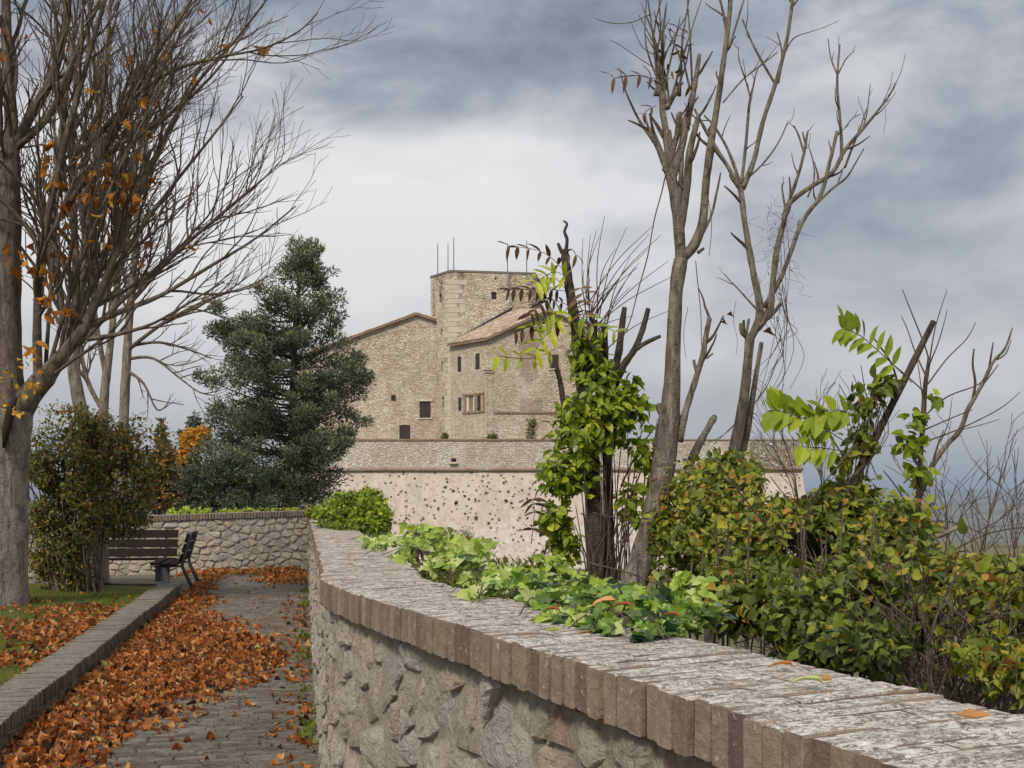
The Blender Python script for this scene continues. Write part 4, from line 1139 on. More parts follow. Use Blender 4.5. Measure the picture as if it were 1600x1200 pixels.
def PB(x, y, Z, rx, ry, rz): return (P(x, y, Z), Vector((rx * Z / F, rz, ry * Z / F)))
def foliage(blobs, n, size, rng, keys, varf, shell=.55, gap=0.0, gs=2.5, droop=.3, out=.8, seed=0.0, keep=None):
    ins = []
    for p, d, t in blob_points(blobs, n, rng, shell, gap, gs, seed):
        if keep and not keep(p): continue
        s = size * rng.uniform(.55, 1.3)
        dr = (d * .5 + rv(rng) * .9 + Vector((0, 0, -droop))).normalized(); nn = (d * out + Vector((0, -.25, .55)) + rv(rng) * .55)
        ins.append((rng.choice(keys), frame(p, dr, nn, s), varf(p, t, rng), s))
    return ins
def clampv(v): return max(0.0, min(1.0, v))

# ================================================================== fallen leaves
def litter_amount(u, v, y):
    """share of ground under leaves: a drift against the kerb, widest about the middle of the path"""
    wob = .35 * noise.noise(Vector((u * 1.3, v * .9, 3))) + .22 * noise.noise(Vector((u * 4, v * 3, 8)))
    edge = np.interp(y, [0, 6.0, 7.2, 7.9, 8.8, 9.8, 11.0, 12.2, 13.5, 15, 17, 18], [.2, .30, .62, .85, 1.15, 1.55, 1.62, 1.45, .85, .45, .30, .15])
    a = sst(.42, -.30, u - edge - wob * .9)
    b = .13 * sst(7.0, 9.5, y) * sst(15, 11.5, y) * sst(.0, .35, wob + .15)
    c = .26 * sst(1.55, 1.95, u + wob * .35) * sst(19, 12, y)
    d = .50 * sst(18.8, 20.6, y) * sst(.8, 1.3, u + wob)
    return max(a, b, c, d, .014)
def build_fallen():
    rng = random.Random(101); ins = []
    for _ in range(60000):
        v = 5.0 + rng.random() * 19.0; u = rng.uniform(.02, 2.25); p = K0 + KD * v - KN * u
        if p.y < 5.6 or out_dist(p.x, p.y) > -.03: continue
        a = litter_amount(u, v, p.y)
        if rng.random() > a * (.62 if a > .3 else .35): continue
        s = rng.uniform(.032, .074) * (1.35 if rng.random() < .12 else 1); deep = a > .6
        n = (Vector((0, 0, 1)) + rv(rng) * (.32 if deep else .16)); d = Vector((rng.uniform(-1, 1), rng.uniform(-1, 1), rng.uniform(-.3, .3) if deep else 0))
        z = .014 + (rng.random() * .03 * sst(.5, 1, a))
        var = min(.93, clampv(rng.gauss(.50, .26))) if rng.random() > .01 else 1.0
        ins.append((rng.choice(DEAD), frame(p + Vector((0, 0, z)), d, n, s), var, s))
    for _ in range(420):                                   # swept against the end wall
        t = rng.random() ** 1.4; p = CORNER + Vector((-.12 - 2.2 * t, -.25 - .36 * 2.2 * t - abs(rng.gauss(0, .45)), .014))
        s = rng.uniform(.08, .15); ins.append((rng.choice(DEAD), frame(p + Vector((0, 0, rng.random() * .03)), Vector((rng.uniform(-1, 1), rng.uniform(-1, 1), 0)), Vector((0, 0, 1)) + rv(rng) * .4, s), clampv(rng.gauss(.62, .2)), s))
    def each(o): tag(o, 'curled orange brown fallen leaf lying on the brick path', 'fallen leaf', 'fallen leaves on the path')
    st = scatter(ins, DEADLEAF, None, 'fallen_leaf', 'leaf_litter', 280, 11, each)
    tag(st, 'drift of orange brown fallen leaves along the path', 'leaf litter', kind='stuff')
    # on the lawn
    ins = []
    for _ in range(30000):
        u = .36 + rng.random() ** 1.3 * 6.5; v = 4 + rng.random() * 13.4; p = K0 + KD * v + KN * u
        if p.y > 17.2 or p.y < 5 or (800 + F * p.x / p.y) < -60: continue
        g = noise.noise(Vector((p.x * 1.1, p.y * .8, 4))) + .5 * noise.noise(Vector((p.x * 3, p.y * 3, 9)))
        a = sst(15.0, 12.6, p.y + g * 1.4) * sst(-.25, .35, g + .12) + .02
        if rng.random() > a * .85: continue
        s = rng.uniform(.035, .08)
        ins.append((rng.choice(DEAD), frame(Vector((p.x, p.y, lawn_h(p.x, p.y) + .012 + rng.random() * .03)), Vector((rng.uniform(-1, 1), rng.uniform(-1, 1), rng.uniform(-.2, .2))), Vector((0, 0, 1)) + rv(rng) * .5, s), min(.93, clampv(rng.gauss(.52, .25))), s))
    st = scatter(ins, DEADLEAF, None, 'leaf', 'lawn_litter', 0, 99)
    tag(st, 'orange brown fallen leaves strewn over the lawn by the big tree', 'leaf litter', kind='stuff')
    # single leaves on the coping and the kerb
    for (x, y, s, var, key, lab, mat_) in ((1222, 1050, .05, .62, 'dead9', 'curled yellow brown leaf on the wall coping nearest its back edge', GOLDLEAF), (1262, 1077, .06, .97, 'dead9', 'pale green yellow leaf lying flat in the middle of the coping', IVYLEAF),
                                    (1288, 1072, .028, .9, 'dead0', 'small curled tan leaf tip beside the pale leaf on the coping', DEADLEAF), (1520, 1133, .05, .85, 'dead3', 'thin tan leaf on the coping at the right edge', DEADLEAF),
                                    (862, 993, .04, .95, 'dead0', 'small folded yellow green leaf on the coping in front of the ivy', IVYLEAF), (915, 998, .035, .4, 'dead9', 'brown leaf lying on the coping just below the ivy', DEADLEAF),
                                    (640, 872, .09, .2, 'dead3', 'narrow brown leaf on the coping left of the ivy', DEADLEAF)):
        p = cop(x, y, .010); b = MB(); v, f = TEMPL[key]; M4 = frame(p, Vector((1, .25 if x % 2 else -.15, 0)), Vector((0, 0, 1)) + rv(rng) * .12, s)
        w = [tuple((M4 @ np.array([*a, 1]))[:3] - np.array(p)) for a in v]; b.add(w, f, var)
        o = bpy.data.objects.new('fallen_leaf', b.mesh('fallen_leaf', mat_)); put(o); o.location = p; tag(o, lab, 'fallen leaf', 'single leaves lying on the coping')
build_fallen()

# ================================================================== grass
def build_grass():
    rng = random.Random(55); ins = []
    for _ in range(60000):
        u = .37 + rng.random() ** 1.2 * 6.0; v = 5 + rng.random() * 12.6; p = K0 + KD * v + KN * u
        xx = 800 + F * p.x / max(.1, p.y)
        if p.y > 17.25 or p.y < 6 or xx < -20: continue
        g = noise.noise(Vector((p.x * 1.1, p.y * .8, 4))) + .5 * noise.noise(Vector((p.x * 3, p.y * 3, 9)))
        if rng.random() > (.5 + .5 * sst(12.6, 15, p.y + g)): continue
        s = rng.uniform(.035, .085)
        d = (Vector((0, 0, 1)) + rv(rng) * .65); ins.append(('blade', frame(Vector((p.x, p.y, lawn_h(p.x, p.y) - .005)), d, rv(rng), s), clampv(rng.gauss(.5, .22)), s))
    tag(scatter(ins, GRASS, None, 'blade', 'grass', 0, 99), 'short green grass on the lawn between the kerb and the trees', 'grass', kind='stuff')
    ins = []
    for _ in range(2000):                                  # weeds in the angle between path and wall
        s_ = rng.uniform(4.5, WLEN - 1); p, d, n = wall_at(s_)
        if p.y < 5.5: continue
        c = noise.noise(Vector((s_ * 1.4, 0, 5)))
        if rng.random() > sst(-.15, .35, c): continue
        q = p - n * abs(rng.gauss(-.03, .07)); s = rng.uniform(.025, .06) * (1 + c)
        ins.append((rng.choice(['blade', 'blade', 'ovate', 'ovate2']), frame(Vector((q.x, q.y, .0 + rng.random() * .06)), Vector((0, 0, .8)) + rv(rng) * .8 - n * .3, rv(rng), s), clampv(rng.gauss(.45, .2)), s))
    tag(scatter(ins, GRASS, None, 'blade', 'weeds', 0, 99), 'green weeds growing along the foot of the parapet wall', 'weeds', kind='stuff')
build_grass()

# ================================================================== bare trees on the left
CF_A = dict(seg=.15, jit=.19, up=.045, rmin=.0030, levels=4, kids=[3.1, 2.8, 2.4, 2], ref=[2.0, 1.2, .7, .5], ang=(18, 44), bias=Vector((.06, 0, .16)), maxl=1.7, minl=.16)
def leaves_on(tips, n, region, rng, size, Z, mat_var, keys=('palm', 'dead1', 'dead5', 'ovate2')):
    sel = []
    for p, d in tips:
        xx = 800 + F * p.x / p.y; yy = HOR - F * (p.z - EYE) / p.y
        for (x0, y0, x1, y1, w) in region:
            if x0 < xx < x1 and y0 < yy < y1 and rng.random() < w: sel.append((p, d)); break
    rng.shuffle(sel); ins = []
    for p, d in sel[:n]:
        for k in range(rng.choice([1, 1, 2, 3])):
            s = size * rng.uniform(.6, 1.25); dd = (d * .4 + rv(rng) * .7 + Vector((0, 0, -.7))).normalized()
            ins.append((rng.choice(keys), frame(p + rv(rng) * .03, dd, rv(rng), s), mat_var(rng), s))
    return ins
def tree_a():
    rng = random.Random(201); Z = 14.0; base = P(4, 950, 14.0); base.z = lawn_h(base.x, base.y) - .03
    t = thing('bare_tree', 'big leafless tree with thick grey trunk at the left edge and a few orange leaves', 'tree', base, 'bare trees on the left')
    b = MB()
    b.tube(catmull([P(*q) for q in ((4, 957, Z), (5, 945, Z), (6, 900, Z), (8, 800, Z), (10, 720, Z), (12, 672, Z), (16, 640, Z))], 4), [r * Z / F for r in np.interp(np.linspace(0, 6, 25), range(7), [46, 39, 35, 33.5, 33.5, 35, 35])], 18, .5, True, .03, rng)
    b.obj('trunk', BARK_BIG, t, True)
    L = MB(); T = MB(); tips = []
    RS[0] = .68
    def lm(px, kids=True, lvl=1, lo=.15, sides=8, dz=0.0):
        pp, rr_ = limb(L, px, Z, sides, 4, .05, dz, rng, .05); ln = sum((a - c).length for a, c in zip(pp, pp[1:]))
        if kids: spawn(T, pp, rr_, ln, lvl, CF_A, tips, rng, lo)
    lm([(16, 660, 40), (40, 625, 32), (70, 590, 25), (100, 552, 16), (130, 515, 14), (150, 470, 10), (172, 420, 8), (196, 355, 7), (240, 250, 6), (300, 140, 4.5), (370, 60, 3), (420, -5, 2)])
    lm([(108, 545, 10), (118, 470, 9), (118, 400, 8.5), (112, 250, 8), (118, 120, 6), (100, 0, 4.5), (104, -90, 3)], dz=.12)
    lm([(60, 600, 12), (58, 500, 10), (66, 390, 9), (92, 260, 8), (130, 120, 6), (170, -20, 4)], dz=-.15)
    lm([(130, 515, 8), (180, 490, 6.5), (250, 462, 5), (330, 415, 3.8), (400, 372, 2.6), (462, 322, 1.5)], dz=.15)
    lm([(138, 530, 6), (185, 522, 5), (240, 505, 3.5), (300, 470, 2.4), (350, 440, 1.5)], dz=-.2)
    lm([(12, 650, 48), (6, 560, 42), (6, 470, 38), (10, 380, 34), (13, 280, 28), (18, 200, 16), (12, 100, 13), (8, -60, 9)], lvl=1, lo=.4)
    lm([(14, 250, 13), (45, 185, 12), (80, 125, 11), (98, 60, 9), (108, -20, 7), (112, -90, 5)])
    lm([(18, 235, 8), (70, 190, 6.5), (112, 100, 5.5), (160, -10, 4), (185, -80, 3)], dz=-.12)
    lm([(100, 330, 8), (150, 255, 7), (190, 190, 6.2), (228, 110, 5), (290, 15, 3.5), (320, -50, 2)], dz=-.1)
    lm([(112, 240, 7), (150, 215, 6), (205, 155, 5), (270, 110, 4), (340, 90, 3), (410, 76, 2.3), (465, 50, 1.6), (497, 20, 1)], dz=-.12)
    lm([(110, 285, 6), (180, 230, 5), (250, 190, 4), (330, 120, 2.8), (390, 40, 1.8)], dz=.2)
    lm([(150, 470, 6), (205, 380, 5), (262, 300, 4), (330, 215, 3), (380, 150, 1.8)], dz=.2)
    lm([(0, 240, 8), (25, 230, 7), (40, 205, 5), (44, 170, 3.5), (60, 130, 2)], lvl=2)
    for q in range(5):                                     # upright water shoots filling the vase
        tt = rng.random(); x0 = 62 + 66 * tt; y0 = 598 - 80 * tt; x1 = x0 + rng.uniform(10, 230); y1 = rng.uniform(-60, 200)
        lm([(x0, y0, 5), (x0 + (x1 - x0) * .25, y0 + (y1 - y0) * .35, 4.2), (x0 + (x1 - x0) * .6, y0 + (y1 - y0) * .7, 3), (x1, y1, 1.6)], dz=rng.uniform(-.4, .4), sides=6)
    RS[0] = 1.0; L.obj('limbs', BARK_LIMB, t, True); T.obj('twigs', BARK_TWIG, t, kind='stuff')
    # hollow where a limb has rotted out
    h = MB(); h.tube([P(6, 700, Z - .31), P(10, 672, Z - .33), P(17, 640, Z - .34), P(25, 620, Z - .33)], [.02, .055, .06, .02], 8, .0); h.obj('hollow', m_flat('rotten_wood', (.03, .022, .018)), t, True)
    ins = leaves_on(tips, 210, [(60, 230, 260, 340, .35), (0, 380, 95, 440, .6), (40, 430, 110, 560, .35), (0, 0, 420, 230, .06), (0, 440, 420, 640, .03), (100, 200, 420, 440, .03)], rng, .13, Z, lambda r: clampv(r.gauss(.45, .2)))
    for _ in range(46):
        p = P(rng.uniform(0, 62) , rng.uniform(555, 650), Z - rng.uniform(.2, .8)); s = rng.uniform(.05, .10); ins.append((rng.choice(['palm', 'ivy2', 'ovate']), frame(p, rv(rng) + Vector((0, 0, -.5)), rv(rng), s), clampv(rng.gauss(.9, .1)), s))
    for (cx, cy) in ((30, 398), (65, 395), (52, 412), (200, 285), (235, 290), (218, 310), (70, 285), (90, 280), (100, 400), (85, 440), (75, 470), (95, 490), (40, 545), (160, 270), (180, 300), (145, 300), (105, 310), (160, 372), (75, 350)):
        for k in range(5):
            p = P(cx + rng.gauss(0, 10), cy + rng.gauss(0, 8), Z - .35 + rng.gauss(0, .1)); s = rng.uniform(.11, .2)
            ins.append((rng.choice(['palm', 'dead1', 'lance2', 'ovate2']), frame(p, rv(rng) * .6 + Vector((rng.choice([-1, 1]) * .5, 0, -.6)), rv(rng), s), clampv(rng.gauss(.42, .2)), s))
    scatter(ins, GOLDLEAF, t, 'leaf', 'small_leaves', 300, 5)
tree_a()
CF_B = dict(CF_A); CF_B.update(kids=[5, 3.2, 2.4], levels=3, rmin=.005, bias=Vector((.05, 0, .18)), maxl=2.2, seg=.22)
def bare_tree(label, Z, trunk, limbs, seed, cfg, base_z=None, name='bare_tree'):
    rng = random.Random(seed); b0 = P(trunk[0][0], trunk[0][1], Z)
    t = thing(name, label, 'tree', b0, 'bare trees on the left')
    RS[0] = .70; b = MB(); pp, rr_ = limb(b, trunk, Z, 10, 4, .05, 0, rng, .04)
    if Z > 20: root(b, pp[0], rr_[0])
    b.obj('trunk', BARK_BIG, t, True)
    L = MB(); T = MB(); tips = []
    ln = sum((a - c).length for a, c in zip(pp, pp[1:])); spawn(T, pp, rr_, ln * .8, 1, cfg, tips, rng, .5)
    for px, dz in limbs:
        q, r2 = limb(L, px, Z, 6, 4, .04, dz, rng, .05); ln = sum((a - c).length for a, c in zip(q, q[1:])); spawn(T, q, r2, ln, 1, cfg, tips, rng, .15)
    L.obj('limbs', BARK_LIMB, t, True); T.obj('twigs', BARK_TWIG, t, kind='stuff'); RS[0] = 1.0; return t, tips
bare_tree('leafless tree with slim grey trunk standing behind the left bench and bush', 17.3,
    [(158, 912, 21), (157, 890, 19), (154, 800, 17), (140, 700, 15), (122, 620, 14), (115, 560, 13), (122, 470, 10), (135, 360, 8), (150, 230, 6), (165, 90, 4), (175, -40, 3)],
    [([(116, 570, 8), (95, 480, 7), (85, 350, 6), (95, 200, 4.5), (120, 40, 3)], .2), ([(135, 360, 5), (190, 250, 4), (240, 130, 3), (280, 20, 2)], .3), ([(117, 545, 6), (190, 470, 5), (270, 400, 4), (350, 330, 2.8), (425, 268, 1.6)], .2)], 301, CF_B)
bare_tree('dark leafless tree forking low beyond the end wall, left of the mossy one', 28,
    [(160, 800, 12), (162, 700, 11), (163, 620, 10), (170, 560, 8), (180, 470, 7), (196, 360, 5.5), (220, 220, 4), (240, 90, 2.5)],
    [([(166, 590, 6), (150, 500, 5), (140, 380, 4), (150, 240, 3), (165, 120, 2)], .3), ([(160, 640, 6), (135, 590, 5), (125, 520, 4), (130, 430, 3)], .3)], 302, CF_B)
tD_, tipsD = bare_tree('leafless tree with mossy trunk and drooping right branches beyond the end wall', 27,
    [(190, 800, 12), (192, 700, 11), (195, 620, 10.5), (198, 560, 9.5), (202, 500, 8.5), (210, 400, 7), (218, 290, 5.5), (235, 160, 4), (250, 30, 2.5)],
    [([(202, 545, 5), (255, 505, 4), (320, 470, 2.8), (380, 450, 1.8), (425, 430, 1)], -.2), ([(204, 560, 4), (240, 560, 3), (280, 590, 2.2), (310, 612, 1.6), (335, 618, 1)], -.3), ([(206, 540, 4), (250, 535, 3), (300, 548, 2), (330, 560, 1.2)], .2),
     ([(206, 470, 5.5), (270, 400, 4.5), (340, 340, 3.2), (400, 290, 2), (440, 250, 1.2)], .3), ([(200, 580, 4), (225, 600, 3), (245, 640, 2), (262, 632, 1.2)], -.2)], 303, CF_B)

# ================================================================== leafy bush on the lawn
def bush():
    rng = random.Random(401); Z = 16.1; base = P(140, 926, Z); t = thing('bush', 'tall dark green bush turning brown between the big trunk and the benches', 'bush', base)
    S = MB()
    for k in range(30):
        x0 = rng.gauss(120, 34); x1 = x0 + rng.gauss(0, 45); y1 = rng.uniform(650, 800)
        limb(S, [(x0, 928, 1.6, rng.uniform(-.3, .3)), ((x0 * 2 + x1) / 3, 860, 1.3, rng.uniform(-.4, .4)), ((x0 + 2 * x1) / 3, 790, 1.0, rng.uniform(-.5, .5)), (x1, y1, 1, rng.uniform(-.6, .6))], Z, 5, 3, 0, 0, rng)
    S.obj('stems', BARK_TWIG, t)
    bl = [PB(120, 720, Z, 80, 75, .75), PB(170, 730, Z, 65, 70, .7), PB(80, 760, Z, 40, 80, .55), PB(150, 800, Z, 75, 55, .65), PB(110, 840, Z, 55, 55, .5), PB(205, 790, Z, 36, 52, .45), PB(130, 670, Z, 60, 36, .5), PB(195, 690, Z, 46, 30, .4), PB(225, 672, Z, 22, 12, .2), PB(75, 880, Z, 26, 40, .3), PB(62, 830, Z, 18, 90, .35), PB(60, 740, Z, 20, 70, .3), PB(110, 890, Z, 40, 30, .3), PB(215, 740, Z, 30, 50, .4)]
    def vf(p, tt, r):
        yy = HOR - F * (p.z - EYE) / p.y; xx = 800 + F * p.x / p.y
        v = r.gauss(.46, .18) + .22 * noise.noise(p * 1.6)
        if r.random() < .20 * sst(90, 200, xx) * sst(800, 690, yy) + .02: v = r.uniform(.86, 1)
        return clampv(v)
    ins = foliage(bl, 21000, .064, rng, ['ovate', 'ovate2', 'lance'], vf, .35, .30, 2.6, .35)
    ins += foliage([PB(240, 680, Z, 40, 10, .15), PB(250, 668, Z, 12, 20, .15), PB(215, 655, Z, 25, 12, .2), PB(100, 640, Z, 45, 14, .3), PB(262, 695, Z + .3, 26, 8, .15)], 420, .06, rng, ['ovate', 'lance'], lambda p, tt, r: clampv(r.gauss(.75, .15)), .3)
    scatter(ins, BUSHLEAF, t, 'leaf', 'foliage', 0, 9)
bush()

# ================================================================== conifers and trees beyond the end wall
def conifer():
    rng = random.Random(501); Z = 34.0; t = thing('conifer_tree', 'large dark green conifer with ragged clumped crown left of the castle', 'tree', P(452, 860, Z))
    S = MB(); axis = [(452, 870), (455, 760), (458, 640), (460, 540), (466, 460), (476, 400)]
    limb(S, [(x, y, r) for (x, y), r in zip(axis, (9, 8, 6.5, 5, 3, 1.2))], Z, 8, 4, .03, 0, rng)
    ys = [388, 400, 425, 445, 470, 500, 530, 560, 600, 650, 700, 750, 800, 830]
    lf = [6, 10, 26, 40, 88, 108, 126, 128, 128, 140, 142, 120, 90, 70]
    rt = [6, 18, 24, 22, 36, 56, 42, 92, 120, 92, 98, 72, 55, 50]
    ax = lambda y: np.interp(y, [a[1] for a in reversed(axis)], [a[0] for a in reversed(axis)])
    ins = []; sc = Z / F
    def clump(c, out, s, n, tone):
        for _ in range(n):
            o_ = rv(rng) * (rng.random() ** .45) * s; q = c + Vector((o_.x, o_.y, o_.z * .8)); d = (o_.normalized() * .8 + out * .3 + rv(rng) * .6 + Vector((0, 0, .3))).normalized()
            l = rng.uniform(.07, .15); ins.append(('spray', frame(q, d, rv(rng) + Vector((0, -.3, .6)), l), clampv(rng.gauss(tone + .30 * o_.z / s, .13)), l))  # shading put into the spray tone: paler on clump tops, darker beneath
    yy = 392.0
    while yy < 822:
        nb = 5 if yy < 470 else 8
        for k in range(nb):
            y = yy + rng.uniform(-9, 9); az = rng.uniform(0, 2 * math.pi); c = math.cos(az); w = np.interp(y, ys, rt) if c > 0 else np.interp(y, ys, lf)
            w *= rng.uniform(.70, 1.06); dep = .75 * (np.interp(y, ys, rt) + np.interp(y, ys, lf)) / 2 * rng.uniform(.75, 1.05)
            o = P(ax(y + 14), y + 14, Z); e = P(ax(y) + c * w, y + rng.uniform(-24, 2), Z) + Vector((0, math.sin(az) * dep * sc, 0))
            mid = o.lerp(e, .5) + Vector((0, 0, -.10)); ro = max(.012, .02 + .010 * (e - o).length); pts = catmull([o, mid, e], 3)
            S.tube(pts, [ro * (1 - .75 * i / (len(pts) - 1)) for i in range(len(pts))], 5)
            out = (e - o).normalized(); ln = (e - o).length; m = max(2, int(ln / .42))
            for q in range(m):
                f = (q + 1) / m
                if f < .30 and rng.random() < .7: continue
                cc = o.lerp(e, f) + Vector((0, 0, -.10 * (1 - f))) + rv(rng) * .15
                if noise.noise(cc * 1.15) < -.17 - .15 * sst(560, 700, y): continue
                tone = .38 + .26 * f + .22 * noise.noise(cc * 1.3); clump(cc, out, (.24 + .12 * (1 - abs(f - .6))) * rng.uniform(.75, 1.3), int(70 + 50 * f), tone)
        yy += 12.5
    for (px_, py, n) in ((545, 575, 9), (570, 592, 8), (525, 500, 5), (512, 470, 5), (528, 490, 3), (560, 650, 6), (540, 690, 6), (345, 480, 6), (352, 512, 5), (328, 590, 6), (482, 398, 3), (502, 432, 3), (508, 505, 3), (556, 560, 7)):
        for _ in range(n): clump(P(px_ + rng.gauss(0, 8), py + rng.gauss(0, 6), Z + rng.gauss(0, .5)), Vector(((1 if px_ > 460 else -1), 0, .2)), .2, 70, rng.uniform(.45, .75))
    root(S, P(452, 870, Z), 9 * Z / F); S.obj('trunk', BARK_DARK, t, True); scatter(ins, CYPLEAF, t, 'leaf', 'crown', 0, 9)
    # spreading juniper at its foot
    rng2 = random.Random(502); Zj = 30.0; tj = thing('juniper_bush', 'low grey green conifer bush spreading in front of the big conifer above the end wall', 'bush', P(335, 850, Zj))
    b = MB()
    for k in range(7): limb(b, [(340 + rng2.gauss(0, 12), 850, 3), (340 + rng2.gauss(0, 30), 790, 2), (335 + rng2.gauss(0, 50), 730, 1)], Zj, 5, 3, 0, 0, rng2)
    root(b, P(340, 850, Zj), .06); b.obj('stems', BARK_DARK, tj)
    bl = [PB(340, 745, Zj, 55, 45, .9), PB(380, 740, Zj, 40, 38, .8), PB(300, 765, Zj, 30, 36, .7), PB(350, 790, Zj, 80, 35, .9)]
    ins = []
    for p, d, tt in blob_points(bl, 300, rng2, .6, .2, 1.2):
        tone = .45 + .25 * tt * max(0, d.z) + .2 * noise.noise(p * 1.2)
        for _ in range(50):
            dd = (d + rv(rng2) * 1.0 + Vector((0, 0, .3))); l = rng2.uniform(.07, .15)
            ins.append(('spray', frame(p + rv(rng2) * .22 * rng2.random(), dd, rv(rng2), l), clampv(rng2.gauss(tone, .16)), l))
    scatter(ins, CYPLEAF, tj, 'leaf', 'foliage', 0, 9)
conifer()
def small_tree(name, label, cat, Z, base, blobs, n, size, mat, vf, seed, keys, stems=5, gap=.25, barkm=BARK_DARK, spread=25):
    rng = random.Random(seed); t = thing(name, label, cat, P(base[0], base[1], Z)); b = MB()
    for k in range(stems):
        q = blobs[k % len(blobs)]
        limb(b, [(base[0] + rng.gauss(0, 4), base[1], 3), (base[0] * .5 + q[0] * .5 + rng.gauss(0, 8), base[1] * .5 + q[1] * .5, 2.2), (q[0] + rng.gauss(0, spread * .4), q[1], 1)], Z, 5, 3, 0, 0, rng)
    if Z < 100: root(b, P(base[0], base[1], Z), 3.2 * Z / F)
    b.obj('stems' if cat != 'tree' else 'trunk', barkm, t)
    scatter(foliage([PB(q[0], q[1], Z, q[2], q[3], q[4]) for q in blobs], n, size, rng, keys, vf, .35, gap, 1.6, .2), mat, t, 'leaf', 'foliage' if cat != 'tree' else 'crown', 0, 9)
small_tree('maple_tree', 'golden orange autumn tree between the bush and the conifer', 'tree', 40, (300, 800), [(303, 690, 24, 22, .7), (292, 712, 18, 20, .6), (318, 678, 12, 14, .4), (286, 735, 12, 14, .4)], 1500, .15, GOLDLEAF, lambda p, t, r: clampv(r.gauss(.72, .15)), 601, ['palm', 'ivy'])
small_tree('spruce_tree', 'small dark spruce in the distance left of the golden tree', 'tree', 60, (252, 800), [(252, 680, 6, 26, .5), (252, 712, 13, 22, .7), (252, 745, 19, 24, .9), (250, 780, 24, 26, 1)], 2600, .36, CYPLEAF, lambda p, t, r: clampv(r.gauss(.28, .12)), 602, ['spray'], 2, .1)
small_tree('spruce_tree', 'dark pointed spruce just left of the big conifer against the sky', 'tree', 64, (298, 800), [(303, 664, 8, 22, .5), (296, 690, 16, 22, .8), (290, 730, 24, 30, 1.0), (285, 780, 30, 34, 1.2)], 3000, .38, CYPLEAF, lambda p, t, r: clampv(r.gauss(.32, .12)), 603, ['spray'], 2, .1)
small_tree('russet_shrub', 'russet brown shrub behind the end wall between bush and golden tree', 'shrub', 30, (262, 840), [(255, 720, 22, 40, .7), (268, 760, 26, 40, .7), (240, 745, 22, 50, .7), (280, 790, 26, 26, .6)], 3000, .10, BUSHLEAF, lambda p, t, r: clampv(r.choice([r.gauss(.3, .12), r.gauss(.9, .06)])), 604, ['ovate', 'ovate2'], 8)
small_tree('dry_shrub', 'dark brown dry shrub at the foot of the bastion', 'shrub', 60, (672, 900), [(660, 845, 34, 26, 1.2), (690, 850, 24, 22, 1.0), (640, 855, 16, 20, .8)], 4200, .17, BUSHDK, lambda p, t, r: clampv(r.gauss(.35, .2)), 605, ['lance', 'spray'], 10, .1, BARK_TWIG)
small_tree('olive_shrub', 'olive brown broom like shrub right of the dry shrub below the bastion', 'shrub', 45, (705, 910), [(706, 855, 22, 28, .8), (716, 868, 20, 20, .7), (728, 840, 14, 14, .4)], 2600, .12, BUSHLEAF, lambda p, t, r: clampv(r.gauss(.62, .15)), 606, ['lance'], 14, .1, BARK_TWIG)
for (x, y, rx, ry, lab) in ((770, 682, 9, 5, 'low green weed clump on the terrace at the castle corner'), (832, 662, 9, 12, 'grey green shrub against the castle front near the ivied stump'), (695, 682, 5, 7, 'small green shrub at the foot of the castle tower')):
    RS[0] = .12; small_tree('terrace_shrub', lab, 'shrub', 113, (x, 699), [(x, y, rx, ry, .5), (x - 2, (y + 695) / 2, rx, max(3, (695 - y) / 2), .5)], 420, .26, BUSHLEAF, lambda p, t, r: clampv(r.gauss(.5, .15)), int(x), ['ovate', 'lance'], 2, 0)

RS[0] = 1.0
